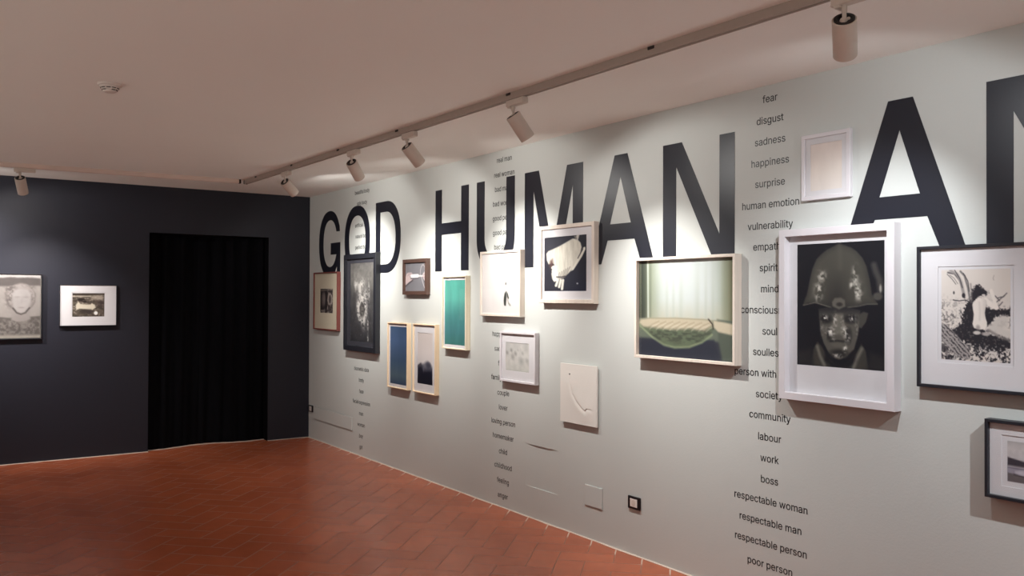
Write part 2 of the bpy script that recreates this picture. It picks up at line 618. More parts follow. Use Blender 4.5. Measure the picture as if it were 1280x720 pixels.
# ------------------------------------------------------------------ smoke detector
sd = empty('smoke_detector', (4.40, -2.83, H))
tag(sd, 'small round white smoke detector on the ceiling at upper left', 'smoke detector')
mb = MB()
mb.lathe([(0.0005, 0.060), (0.010, 0.060), (0.012, 0.058), (0.013, 0.052)], (0, 0, 0), (0, 0, -1), 48)
mb.build('base', M['white_plastic'], sd, True)
mb = MB()
mb.lathe([(0.012, 0.050), (0.022, 0.049), (0.023, 0.044), (0.0275, 0.043)], (0, 0, 0), (0, 0, -1), 48)
mb.lathe([(0.0275, 0.043), (0.032, 0.042), (0.033, 0.034), (0.0375, 0.033)], (0, 0, 0), (0, 0, -1), 48)
mb.lathe([(0.037, 0.036), (0.042, 0.034), (0.046, 0.026), (0.048, 0.012), (0.0482, 0.004)], (0, 0, 0), (0, 0, -1), 48)
mb.build('cover', M['white_plastic'], sd, True)
for k in range(10):
    for (z, rr) in ((-0.0250, 0.0442), (-0.0350, 0.0370)):
        if k % 5 == 4 and z < -0.03:
            continue
        a0, a1 = 2 * math.pi * (k + 0.12) / 10, 2 * math.pi * (k + 0.88) / 10
        mb = MB()
        rings = []
        for i in range(7):
            a = a0 + (a1 - a0) * i / 6
            rings.append([(r_ * math.cos(a), r_ * math.sin(a), z + s) for r_, s in ((rr, -.0018), (rr + .001, -.0018), (rr + .001, .0018), (rr, .0018))])
        mb.loft(rings, True, True)
        mb.build('vent_slot', M['dark_slot'], sd)

# ------------------------------------------------------------------ large wall letters (wall plane y = 0, x right, z up)


def flat_shape(name, loops, thick, mat, parent=None):
    """solid from closed outlines in wall coordinates; inner loops become holes"""
    cu = bpy.data.curves.new(name, 'CURVE')
    cu.dimensions = '2D'
    cu.fill_mode = 'BOTH'
    cu.extrude = thick / 2
    ox = min(p[0] for p in loops[0])
    oz = min(p[1] for p in loops[0])
    for lp in loops:
        s = cu.splines.new('POLY')
        s.points.add(len(lp) - 1)
        for pt, (x, z) in zip(s.points, lp):
            pt.co = (x - ox, z - oz, 0, 1)
        s.use_cyclic_u = True
    tmp = bpy.data.objects.new('tmp', cu)
    COL.objects.link(tmp)
    dg = bpy.context.evaluated_depsgraph_get()
    me = bpy.data.meshes.new_from_object(tmp.evaluated_get(dg))
    bpy.data.objects.remove(tmp)
    bpy.data.curves.remove(cu)
    me.name = name
    me.transform(Matrix.Rotation(math.pi / 2, 4, 'X'))
    me.materials.clear()
    me.materials.append(mat)
    o = bpy.data.objects.new(name, me)
    COL.objects.link(o)
    o.location = (ox, -thick / 2 - 0.0002, oz)
    if parent:
        o.parent = parent
    return o


def sell(cx, cz, rx, rz, a0, a1, n=40, e=2.25):
    out = []
    for i in range(n + 1):
        a = math.radians(a0 + (a1 - a0) * i / n)
        c, s = math.cos(a), math.sin(a)
        out.append((cx + rx * math.copysign(abs(c) ** (2 / e), c), cz + rz * math.copysign(abs(s) ** (2 / e), s)))
    return out


ZT, ZB = 2.490, 1.800


def A_loops(dx):
    o = [(4.938, ZB), (5.178, ZT), (5.298, ZT), (5.538, ZB), (5.426, ZB), (5.365, 1.951), (5.111, 1.951), (5.050, ZB)]
    i = [(5.135, 2.054), (5.331, 2.054), (5.234, 2.350)]
    return [[(x + dx, z) for x, z in o], [(x + dx, z) for x, z in i]]


def N_loop(dx):
    o = [(5.613, ZB), (5.613, ZT), (5.766, ZT), (6.053, 1.940), (6.053, ZT), (6.161, ZT), (6.161, ZB), (6.008, ZB), (5.721, 2.352), (5.721, ZB)]
    return [[(x + dx, z) for x, z in o]]


G = sell(.57, 2.148, .290, .350, 14, 298, 70)
G = [(.843, 2.268), (.836, 2.32)] + [p for p in G if not (p[0] > .80 and p[1] > 2.2)] + [(.765, 1.905), (.778, 1.81), (.855, 1.81), (.855, 2.152), (.603, 2.152), (.603, 2.028), (.757, 2.028)]
Gi = sell(.585, 2.148, .183, .250, -30, -333, 60)
G = G + Gi + [(.757, 2.268)]
LETTERS = [
    ('G', [G], 'large black letter G starting the word GOD, above the red frame'),
    ('O', [sell(1.2705, 2.148, .3025, .350, 0, 354, 80), sell(1.2755, 2.148, .198, .249, 0, 354, 80)], 'large black letter O above the tall black frame'),
    ('D', [[(1.703, 2.486)] + [(1.93, 2.486)] + sell(1.93, 2.147, .296, .339, 88, -88, 40) + [(1.93, 1.808), (1.703, 1.808)],
           [(1.803, 2.386), (1.803, 1.889), (1.92, 1.889)] + sell(1.92, 2.1375, .204, .2485, -88, 88, 40) + [(1.92, 2.386)]], 'large black letter D ending the word GOD'),
    ('H', [[(2.871, ZB), (2.871, ZT), (2.979, ZT), (2.979, 2.204), (3.294, 2.204), (3.294, ZT), (3.412, ZT), (3.412, ZB), (3.294, ZB), (3.294, 2.107), (2.979, 2.107), (2.979, ZB)]], 'large black letter H above the teal picture'),
    ('U', [[(3.533, ZT), (3.647, ZT)] + [(3.647, 2.06)] + sell(3.7985, 2.05, .1515, .155, 180, 360, 30, 2.2) + [(3.950, ZT), (4.062, ZT)] + sell(3.7975, 2.05, .2645, .262, 0, -180, 40, 2.2)], 'large black letter U above the white picture with the tiny figure'),
    ('M', [[(4.190, ZB), (4.190, ZT), (4.363, ZT), (4.5255, 1.915), (4.688, ZT), (4.861, ZT), (4.861, ZB), (4.752, ZB), (4.752, 2.353), (4.598, ZB), (4.453, ZB), (4.299, 2.353), (4.299, ZB)]], 'large black letter M half behind the wing photograph'),
    ('A', A_loops(0), 'large black letter A in HUMAN, right of the wing photograph'),
    ('N', N_loop(0), 'large grey-black letter N above the bed photograph'),
    ('A', A_loops(1.886), 'large black letter A above the helmet portrait'),
    ('N', N_loop(1.894), 'large black letter N cut off by the right edge of the photo'),
]
for ch, loops, lab in LETTERS:
    o = flat_shape('wall_letter', loops, 0.0016, M['vinyl'])
    tag(o, lab, 'wall letter', 'large letters of the wall title')

# ------------------------------------------------------------------ small wall words
ROW0, PITCHZ = 2.626, 0.1105
WORD_SIZE = 0.0735 / 1000.0
# lower-case grotesque letter outlines: advance width, then closed outlines (counters run the other way round)
GLYPHS = {
    'a': (389, '160,-9 142,-8 126,-5 110,-1 94,5 80,12 68,22 57,32 48,45 40,58 35,73 31,90 30,108 31,123 34,138 38,150 43,161 50,171 58,179 67,187 78,193 125,211 178,220 234,227 265,235 270,238 273,243 275,248 276,255 276,257 267,297 240,322 196,331 149,322 118,301 100,274 41,291 48,308 57,322 67,335 79,346 91,355 104,364 118,370 133,375 194,384 239,379 286,360 296,353 306,343 315,333 322,320 329,306 333,290 336,272 337,251 337,0 277,0 277,52 272,52 252,25 215,1|170,45 187,46 202,49 216,53 228,59 239,66 248,74 257,83 263,93 269,104 272,115 275,126 276,138 276,190 259,182 231,176 200,171 175,168 134,159 103,139 98,132 95,124 93,115 92,105 102,72 130,52'),
    'b': (424, '229,-8 213,-7 198,-5 184,-1 172,4 138,31 118,59 112,59 112,0 53,0 53,509 114,509 114,319 118,319 137,346 171,373 183,378 197,381 212,384 229,384 252,383 274,378 294,371 313,361 330,347 345,332 359,313 370,293 379,270 385,245 389,218 390,189 389,160 385,133 379,108 370,84 359,64 346,45 330,29 313,16 294,5 274,-2 252,-7|220,47 237,48 253,51 267,57 279,66 291,76 301,88 309,101 316,117 321,133 325,151 327,170 328,189 327,209 325,227 321,245 316,261 309,276 301,290 291,301 280,311 267,319 253,325 237,329 220,330 203,329 188,325 174,320 161,312 150,302 140,291 132,278 125,263 120,247 116,229 113,210 113,189 113,169 116,150 120,132 125,115 132,100 140,86 150,75 162,65 174,57 188,51 204,48'),
    'c': (396, '207,-8 182,-7 159,-2 137,6 117,16 98,30 82,46 68,64 56,85 46,108 40,133 36,159 34,187 36,216 40,243 46,268 56,291 68,312 82,330 98,346 117,360 137,371 159,378 182,383 207,384 260,377 305,356 340,322 362,277 303,262 290,289 270,311 242,325 207,330 189,329 173,325 158,319 145,310 134,300 124,287 115,274 108,258 103,242 99,224 97,206 96,187 97,169 99,151 103,134 108,117 115,102 124,89 134,76 145,66 158,57 173,51 189,48 207,46 243,52 271,66 292,89 304,117 363,102 341,56 306,21 261,-1'),
    'd': (424, '195,-8 172,-7 151,-2 130,5 111,16 94,29 79,45 66,64 55,84 46,108 39,133 35,160 34,189 35,218 39,245 46,270 55,293 66,313 79,332 95,347 112,361 131,371 151,378 173,383 196,384 213,384 228,381 241,378 253,373 287,346 306,319 311,319 311,509 372,509 372,0 313,0 313,59 307,59 287,31 252,4 241,-1 227,-5 212,-7|205,47 221,48 236,51 250,57 263,65 274,75 284,86 293,100 299,115 305,132 309,150 311,169 312,189 311,210 309,229 305,247 300,263 293,278 284,291 275,302 263,312 251,320 237,325 221,329 205,330 187,329 172,325 157,319 145,311 133,301 124,290 115,276 108,261 103,245 99,227 97,209 96,189 97,170 99,151 103,133 109,117 115,101 124,88 134,76 145,66 158,57 172,51 188,48'),
    'e': (404, '212,-8 185,-7 161,-2 138,6 117,16 98,30 82,46 68,64 56,85 46,108 40,132 35,159 34,187 35,215 39,242 46,267 55,290 67,311 81,329 97,346 115,359 135,370 157,378 180,383 205,384 266,374 280,368 294,361 307,351 319,341 331,329 341,315 350,299 357,282 363,263 368,242 370,219 371,194 371,169 96,169 97,157 100,139 104,122 110,106 118,92 128,80 139,70 151,61 165,55 179,50 195,47 212,46 254,53 285,73 306,105 365,91 360,77 353,63 345,51 335,39 324,29 311,19 298,11 283,4 266,-1 249,-5 231,-7|310,221 307,237 303,254 298,269 291,282 283,294 273,305 263,314 250,321 237,326 222,329 205,330 189,329 173,326 159,321 146,313 135,304 125,294 116,282 109,270 103,256 99,241 97,226 97,221'),
    'f': (254, '228,379 228,327 6,327 6,379|81,0 81,432 82,447 84,461 89,474 96,486 104,496 113,505 124,513 135,519 187,530 222,527 243,521 227,468 215,472 195,474 182,473 171,470 162,466 154,460 149,452 145,443 142,431 142,419 142,0'),
    'g': (425, '207,-151 187,-150 168,-148 150,-144 134,-140 82,-110 51,-69 101,-41 122,-66 154,-88 207,-97 229,-96 249,-92 267,-85 282,-75 295,-62 304,-47 310,-28 311,-6 311,68 306,68 287,41 252,16 241,11 227,8 212,5 195,5 173,6 152,10 132,17 113,27 95,39 80,53 67,71 55,90 46,112 39,136 35,163 34,191 35,220 39,246 46,271 55,293 66,314 80,332 95,347 112,361 131,371 152,378 173,383 196,384 213,384 228,382 242,378 253,373 288,346 308,319 313,319 313,379 372,379 372,-9 371,-32 367,-54 360,-73 350,-90 338,-104 324,-117 308,-127 291,-136 271,-142 251,-147 229,-150|205,59 222,60 237,63 251,68 264,75 275,84 285,95 293,107 300,121 305,137 309,154 312,172 312,193 312,212 309,231 305,248 300,264 293,278 285,291 275,303 264,312 251,320 237,325 222,329 205,330 188,329 172,325 158,320 145,312 134,302 124,290 115,277 109,262 103,246 99,229 97,212 96,193 97,173 99,155 103,138 109,123 116,108 124,96 134,85 145,76 158,68 172,63 188,60'),
    'h': (410, '114,227 114,0 53,0 53,509 114,509 114,287 102,287 112,312 124,332 137,349 152,362 169,372 187,379 207,383 227,384 246,383 264,380 280,376 295,369 309,360 321,349 332,336 341,321 348,304 353,285 356,264 357,240 357,0 296,0 296,235 295,256 290,275 283,291 273,304 260,315 246,323 229,328 210,329 197,328 184,326 172,322 161,317 150,311 141,303 133,293 126,283 121,271 117,257 114,243'),
    'i': (167, '53,0 53,379 114,379 114,0|84,443 75,444 67,446 60,449 54,455 48,461 44,468 42,475 41,483 42,491 44,499 48,506 54,512 60,517 67,521 75,523 84,524 92,523 100,521 107,517 114,512 119,506 123,499 126,491 126,483 126,475 123,468 119,461 114,455 107,449 100,446 92,444'),
    'k': (381, '110,137 110,212 121,212 284,379 360,379 184,199 177,199|53,0 53,509 114,509 114,0|294,0 148,186 191,229 372,0'),
    'l': (167, '53,0 53,509 114,509 114,0'),
    'm': (610, '53,0 53,379 112,379 112,295 108,295 112,310 118,323 125,335 132,346 172,376 219,386 239,385 257,380 273,372 287,361 299,347 309,331 316,314 321,295 312,295 317,308 322,321 329,332 337,343 381,375 437,386 453,385 468,383 483,378 497,372 510,364 522,354 532,342 541,328 548,313 553,296 556,276 557,255 557,0 496,0 496,254 494,273 490,289 483,302 473,313 460,321 447,326 433,329 419,330 406,330 395,328 384,324 374,320 345,290 335,247 335,0 274,0 274,260 273,275 269,288 262,301 253,311 242,320 229,326 215,329 199,330 158,320 148,314 140,307 132,299 126,289 121,278 117,266 114,253 114,238 114,0'),
    'n': (410, '114,227 114,0 53,0 53,379 112,379 112,287 102,287 112,312 124,332 137,349 152,362 169,372 187,379 207,383 227,384 246,383 264,380 280,376 295,369 309,360 321,349 332,336 341,321 348,304 353,285 356,264 357,240 357,0 296,0 296,235 295,256 290,275 283,291 273,304 260,315 246,323 229,328 210,329 197,328 184,326 172,322 161,317 150,311 141,303 133,293 126,283 121,271 117,257 114,243'),
    'o': (415, '207,-8 182,-7 159,-2 137,6 117,16 98,30 82,46 68,64 56,85 46,108 40,133 36,159 34,187 36,216 40,243 46,268 56,291 68,312 82,330 98,346 117,360 137,371 159,378 182,383 207,384 233,383 256,378 278,371 299,360 317,346 333,330 347,312 359,291 369,268 376,243 380,216 381,187 380,159 376,133 369,108 359,85 347,64 333,46 317,30 299,16 278,6 256,-2 233,-7|207,46 226,48 242,51 257,57 270,66 282,76 292,89 300,102 307,117 312,134 316,151 318,169 319,187 318,206 316,224 312,242 307,258 300,274 292,287 282,300 270,310 257,319 242,325 226,329 207,330 189,329 173,325 158,319 145,310 134,300 124,287 115,274 108,258 103,242 99,224 97,206 96,187 97,169 99,151 103,134 108,117 115,102 124,89 134,76 145,66 158,57 173,51 189,48'),
    'p': (424, '53,-143 53,379 112,379 112,319 118,319 137,346 171,373 183,378 197,381 212,384 229,384 252,383 274,378 294,371 313,361 330,347 345,332 359,313 370,293 379,270 385,245 389,218 390,189 389,160 385,133 379,108 370,84 359,64 346,45 330,29 313,16 294,5 274,-2 252,-7 229,-8 213,-7 198,-5 184,-1 173,4 138,31 118,59 114,59 114,-143|220,47 237,48 253,51 267,57 279,66 291,76 301,88 309,101 316,117 321,133 325,151 327,170 328,189 327,209 325,227 321,245 316,261 309,276 301,290 291,301 280,311 267,319 253,325 237,329 220,330 203,329 188,325 174,320 161,312 150,302 140,291 132,278 125,263 120,247 116,229 113,210 113,189 113,169 116,150 120,132 125,115 132,100 140,86 150,75 162,65 174,57 188,51 204,48'),
    'r': (259, '53,0 53,379 112,379 112,321 115,321 122,335 130,347 140,358 152,367 166,375 181,380 196,384 213,385 229,384 243,384 243,322 230,324 207,326 194,325 182,323 170,319 159,315 149,309 140,301 132,293 126,284 121,273 117,262 114,250 114,237 114,0'),
    's': (365, '182,-8 163,-7 145,-5 128,-2 112,3 98,10 84,18 72,27 62,38 53,50 45,63 40,78 36,94 94,107 99,92 105,79 114,69 124,60 136,54 150,49 165,46 181,45 200,46 217,50 232,55 244,62 255,71 262,81 267,91 268,103 267,112 265,121 260,129 254,136 246,142 237,147 225,151 212,155 149,170 125,177 104,186 87,196 72,208 61,222 53,237 48,255 47,274 48,290 51,305 57,319 65,332 75,343 87,354 100,363 115,370 131,377 149,381 167,384 187,384 206,384 223,381 239,378 254,372 267,366 279,358 290,349 299,339 324,290 268,277 264,288 258,298 251,307 243,316 232,323 219,328 205,331 187,333 171,332 156,329 143,324 131,317 121,308 114,299 110,289 109,277 110,267 112,258 117,250 124,243 172,223 229,209 254,202 275,194 292,183 306,171 317,158 325,142 330,125 331,107 330,90 326,75 321,61 312,47 302,35 290,24 276,15 260,6 242,0 223,-5 203,-7'),
    't': (227, '204,379 204,327 6,327 6,379|65,471 126,471 126,98 127,86 128,76 132,68 136,61 142,56 150,53 159,51 170,50 185,51 202,54 213,2 192,-3 168,-4 145,-3 125,2 107,10 92,21 80,35 72,52 67,71 65,93'),
    'u': (410, '182,-5 164,-4 146,-1 130,4 115,11 101,20 89,31 78,44 69,59 62,76 57,95 54,116 53,139 53,379 114,379 114,144 115,123 119,105 127,89 137,75 150,64 164,56 181,52 200,50 213,51 226,53 238,57 249,62 259,69 268,77 276,86 283,97 289,109 293,122 295,137 296,153 296,379 357,379 357,0 298,0 298,92 307,92 297,67 286,47 272,30 257,17 240,7 222,0 203,-4'),
    'v': (389, '163,0 17,379 84,379 165,155 187,87 206,21 184,21 203,87 224,155 305,379 371,379 226,0'),
    'w': (567, '138,0 23,379 87,379 133,214 154,137 175,41 165,41 186,135 206,214 252,379 316,379 362,214 382,136 402,41 391,41 413,135 434,214 480,379 545,379 429,0 368,0 319,172 305,225 291,280 277,338 291,338 277,280 263,225 248,172 199,0'),
    'x': (379, '21,0 171,218 171,171 29,379 100,379 147,306 179,253 207,206 175,206 202,253 233,306 282,379 352,379 209,169 209,214 358,0 287,0 231,85 200,136 173,182 205,182 178,136 148,85 91,0'),
    'y': (389, '47,-139 61,-86 71,-87 104,-89 130,-74 151,-36 163,-1 17,379 84,379 165,155 187,87 206,21 184,21 202,87 224,155 305,379 371,379 204,-58 177,-107 139,-136 91,-145 65,-143'),
    ' ': (188, ''),
}


def area(lp):
    return sum(lp[i - 1][0] * lp[i][1] - lp[i][0] * lp[i - 1][1] for i in range(len(lp))) / 2


def heavier(lp, w):
    """the outline moved w font units towards the paper side, to thicken the strokes"""
    lp = [p for i, p in enumerate(lp) if p != lp[i - 1]]
    out, n = [], len(lp)
    for i in range(n):
        (ax, ay), (bx, by), (cx, cy) = lp[i - 1], lp[i], lp[(i + 1) % n]
        l1, l2 = math.hypot(bx - ax, by - ay), math.hypot(cx - bx, cy - by)
        n1, n2 = (-(by - ay) / l1, (bx - ax) / l1), (-(cy - by) / l2, (cx - bx) / l2)
        k = max(1 + n1[0] * n2[0] + n1[1] * n2[1], 0.5)
        out.append((bx + w * (n1[0] + n2[0]) / k, by + w * (n1[1] + n2[1]) / k))
    return out


def glyph_mesh(ch, cache={}):
    """flat faces of one letter in font units, as (points, triangles)"""
    if ch in cache:
        return cache[ch]
    loops = [heavier([tuple(float(v) for v in p.split(',')) for p in q.split()], 6.0) for q in GLYPHS[ch][1].split('|') if q]
    outer = [q for q in loops if area(q) < 0]
    holes = [q for q in loops if area(q) > 0]
    vs, fs = [], []
    for q in outer:
        x0, x1 = min(p[0] for p in q), max(p[0] for p in q)
        group = [q] + [h_ for h_ in holes if min(p[0] for p in h_) > x0 and max(p[0] for p in h_) < x1]
        cu = bpy.data.curves.new('g', 'CURVE')
        cu.dimensions = '2D'
        cu.fill_mode = 'BOTH'
        for lp in group:
            sp = cu.splines.new('POLY')
            sp.points.add(len(lp) - 1)
            for pt, (x, y) in zip(sp.points, lp):
                pt.co = (x / 1000, y / 1000, 0, 1)
            sp.use_cyclic_u = True
        tmp = bpy.data.objects.new('tmp', cu)
        COL.objects.link(tmp)
        me = bpy.data.meshes.new_from_object(tmp.evaluated_get(bpy.context.evaluated_depsgraph_get()))
        b0 = len(vs)
        vs += [(v.co.x * 1000, v.co.y * 1000) for v in me.vertices]
        fs += [tuple(b0 + i for i in p.vertices) for p in me.polygons]
        bpy.data.objects.remove(tmp)
        bpy.data.curves.remove(cu)
        bpy.data.meshes.remove(me)
    cache[ch] = (vs, fs)
    return cache[ch]


def word(text, cx, row, left=None, label=None, group=None):
    vs, fs, x = [], [], 0.0
    for ch in text:
        if ch != ' ':
            gv, gf = glyph_mesh(ch)
            b0 = len(vs)
            vs += [(x + px, py) for px, py in gv]
            fs += [tuple(b0 + i for i in q) for q in gf]
        x += GLYPHS[ch][0]
    x0, x1 = min(v[0] for v in vs), max(v[0] for v in vs)
    shift = -(x0 + x1) / 2 if left is None else -x0
    k = WORD_SIZE
    me = bpy.data.meshes.new('wall_word')
    me.from_pydata([((vx + shift) * k, 0.0, vz * k) for vx, vz in vs], [], fs)
    bm = bmesh.new()
    bm.from_mesh(me)
    bmesh.ops.recalc_face_normals(bm, faces=bm.faces)
    for f in bm.faces:
        if f.normal.y > 0:
            f.normal_flip()
    geo = bmesh.ops.extrude_face_region(bm, geom=list(bm.faces))      # the thickness of the vinyl film
    for v in [e for e in geo['geom'] if isinstance(e, bmesh.types.BMVert)]:
        v.co.y -= 0.0004
    bm.to_mesh(me)
    bm.free()
    me.materials.append(M['ink'])
    o = bpy.data.objects.new('wall_word', me)
    COL.objects.link(o)
    o.location = (cx if left is None else left, -0.0003, ROW0 - row * PITCHZ - 0.0145)
    tag(o, label, 'wall word', group)
    return o


COL3 = ['fear', 'disgust', 'sadness', 'happiness', 'surprise', 'human emotion', 'vulnerability', 'empathy', 'spirit', 'mind', 'consciousness', 'soul',
        'soulless', 'person with', 'society', 'community', 'labour', 'work', 'boss', 'respectable woman', 'respectable man', 'respectable person', 'poor person']
LEFT3 = {'empathy': 6.288, 'spirit': 6.331, 'consciousness': 6.205, 'soulless': 6.288, 'person with': 6.163, 'society': 6.307}
for r, t in enumerate(COL3):
    g = 'small words of the right column'
    if t == 'person with':
        lab = 'small black wall words "person with", cut off by the helmet portrait'
    elif t in LEFT3:
        lab = 'small black wall word "%s", partly behind the helmet portrait' % t
    else:
        lab = 'small black wall word%s "%s" in the right-hand column' % ('s' if ' ' in t else '', t)
    word(t, 6.396, r, LEFT3.get(t), lab, g)
COL2 = {0: 'real man', 1: 'real woman', 2: 'bad man', 3: 'bad woman', 4: 'good person', 5: 'good parent', 6: 'bad parent', 12: 'happy', 13: 'sad', 14: 'friend', 15: 'family',
        16: 'couple', 17: 'lover', 18: 'loving person', 19: 'homemaker', 20: 'child', 21: 'childhood', 22: 'feeling', 23: 'anger'}
LEFT2 = {2: 3.793, 3: 3.766, 4: 3.763, 5: 3.766, 6: 3.786, 12: 3.767, 13: 3.796, 14: 3.846, 15: 3.752}
SEEN2 = {2: 'bad m', 3: 'bad wo', 4: 'good pe', 5: 'good pa', 6: 'bad pa', 12: 'hap', 13: 'sa', 14: 'f', 15: 'fam'}
for r, t in COL2.items():
    g = 'small words of the middle column'
    if r in (2, 3, 4, 5, 6):
        lab = 'small black wall words starting "%s", cut by the letter U' % SEEN2[r]
    elif r in LEFT2:
        lab = 'small black wall word starting "%s", cut by the small white-framed sketch' % SEEN2[r]
    else:
        lab = 'small black wall word%s "%s" in the middle column' % ('s' if ' ' in t else '', t)
    word(t, 3.918, r, LEFT2.get(r), lab, g)
COL1 = {0: 'beautiful body', 1: 'ugly body', 3: 'artificial body', 4: 'natural body', 5: 'perfect body', 16: 'biometric data', 17: 'body', 18: 'face', 19: 'facial expression', 20: 'man', 21: 'woman', 22: 'boy', 23: 'girl'}
SEEN1 = {3: 'upper line', 4: 'middle line', 5: 'lower line'}
for r, t in COL1.items():
    g = 'small words of the left column'
    if r in SEEN1:
        lab = 'small faint wall words inside the letter O, %s of three' % SEEN1[r]
    else:
        lab = 'small black wall word%s "%s" in the left column beside the corner' % ('s' if ' ' in t else '', t)
    word(t, 1.393 if r > 10 else 1.385, r, None, lab, g)


# ------------------------------------------------------------------ painted pictures: a tiny raster kit on vertex colours
class Pic:
    """u to the right and v downwards, both 0..1; asp = width / height"""

    def __init__(self, nx, ny, asp, base):
        self.nx, self.ny, self.asp = nx, ny, asp
        u = np.linspace(0, 1, nx)
        v = np.linspace(0, 1, ny)
        self.U, self.V = np.meshgrid(u, v)
        self.C = np.empty((ny, nx, 3))
        self.C[:] = base

    def mix(self, m, c):
        m = np.clip(m, 0, 1)[..., None]
        self.C = self.C * (1 - m) + np.asarray(c, float) * m
        return self

    def ell(self, cx, cy, rx, ry, c, soft=0.15, rot=0.0, k=1.0):
        dx, dy = (self.U - cx) * self.asp, self.V - cy
        a = math.radians(rot)
        x, y = dx * math.cos(a) + dy * math.sin(a), -dx * math.sin(a) + dy * math.cos(a)
        d = np.sqrt((x / (rx * self.asp)) ** 2 + (y / ry) ** 2)
        return self.mix(np.clip((1 - d) / soft + 0.5, 0, 1) * k, c)

    def sdf(self, pts):
        P = np.array(pts, float)
        x, y = self.U * self.asp, self.V
        px, py = P[:, 0] * self.asp, P[:, 1]
        d = np.full(x.shape, 1e9)
        inside = np.zeros(x.shape, bool)
        n = len(P)
        for i in range(n):
            j = (i + 1) % n
            ex, ey = px[j] - px[i], py[j] - py[i]
            wx, wy = x - px[i], y - py[i]
            t = np.clip((wx * ex + wy * ey) / (ex * ex + ey * ey + 1e-12), 0, 1)
            d = np.minimum(d, (wx - t * ex) ** 2 + (wy - t * ey) ** 2)
            c = ((py[i] > y) != (py[j] > y)) & (x < (px[j] - px[i]) * (y - py[i]) / (py[j] - py[i] + 1e-12) + px[i])
            inside ^= c
        return np.where(inside, -1, 1) * np.sqrt(d)

    def poly(self, pts, c, soft=0.012, k=1.0):
        return self.mix(np.clip(0.5 - self.sdf(pts) / soft, 0, 1) * k, c)

    def line(self, pts, w, c, soft=0.01, k=1.0):
        x, y = self.U * self.asp, self.V
        d = np.full(x.shape, 1e9)
        for (ax, ay), (bx, by) in zip(pts[:-1], pts[1:]):
            ax, bx = ax * self.asp, bx * self.asp
            ex, ey = bx - ax, by - ay
            t = np.clip(((x - ax) * ex + (y - ay) * ey) / (ex * ex + ey * ey + 1e-12), 0, 1)
            d = np.minimum(d, np.hypot(x - ax - t * ex, y - ay - t * ey))
        return self.mix(np.clip(0.5 + (w / 2 - d) / soft, 0, 1) * k, c)

    def noise(self, sx, sy, seed, oct=3):
        r = np.random.default_rng(seed)
        out = np.zeros_like(self.U)
        amp, tot = 1.0, 0.0
        for o in range(oct):
            nx, ny = int(sx * 2 ** o) + 2, int(sy * 2 ** o) + 2
            g = r.random((ny, nx))
            fx, fy = self.U * (nx - 2) * 0.999, self.V * (ny - 2) * 0.999
            ix, iy = fx.astype(int), fy.astype(int)
            tx, tyy = fx - ix, fy - iy
            tx, tyy = tx * tx * (3 - 2 * tx), tyy * tyy * (3 - 2 * tyy)
            val = (g[iy, ix] * (1 - tx) + g[iy, ix + 1] * tx) * (1 - tyy) + (g[iy + 1, ix] * (1 - tx) + g[iy + 1, ix + 1] * tx) * tyy
            out += amp * val
            tot += amp
            amp *= 0.55
        return out / tot

    def gain(self, m):
        self.C = np.clip(self.C * m[..., None], 0, 255)
        return self

    def vgrad(self, stops):
        vs = [s[0] for s in stops]
        cs = np.array([s[1] for s in stops], float)
        self.C = np.stack([np.interp(self.V, vs, cs[:, i]) for i in range(3)], -1)
        return self

    def mesh(self, name, w, h, parent, loc):
        ny, nx = self.U.shape
        co = np.zeros((ny * nx, 3))
        co[:, 0] = (self.U * w).ravel()
        co[:, 2] = ((1 - self.V) * h).ravel()
        idx = np.arange(ny * nx).reshape(ny, nx)
        a, b, c, d = idx[:-1, :-1], idx[1:, :-1], idx[1:, 1:], idx[:-1, 1:]
        fs = np.stack([a, b, c, d], -1).reshape(-1, 4)
        me = bpy.data.meshes.new(name)
        me.from_pydata(co.tolist(), [], fs.tolist())
        at = me.color_attributes.new('print', 'FLOAT_COLOR', 'POINT')
        lin = s2l(np.clip(self.C, 0, 255)).reshape(-1, 3)
        at.data.foreach_set('color', np.concatenate([lin, np.ones((len(lin), 1))], 1).astype(np.float32).ravel())
        me.materials.append(M['print'])
        o = bpy.data.objects.new(name, me)
        COL.objects.link(o)
        o.parent = parent
        o.location = loc
        return o


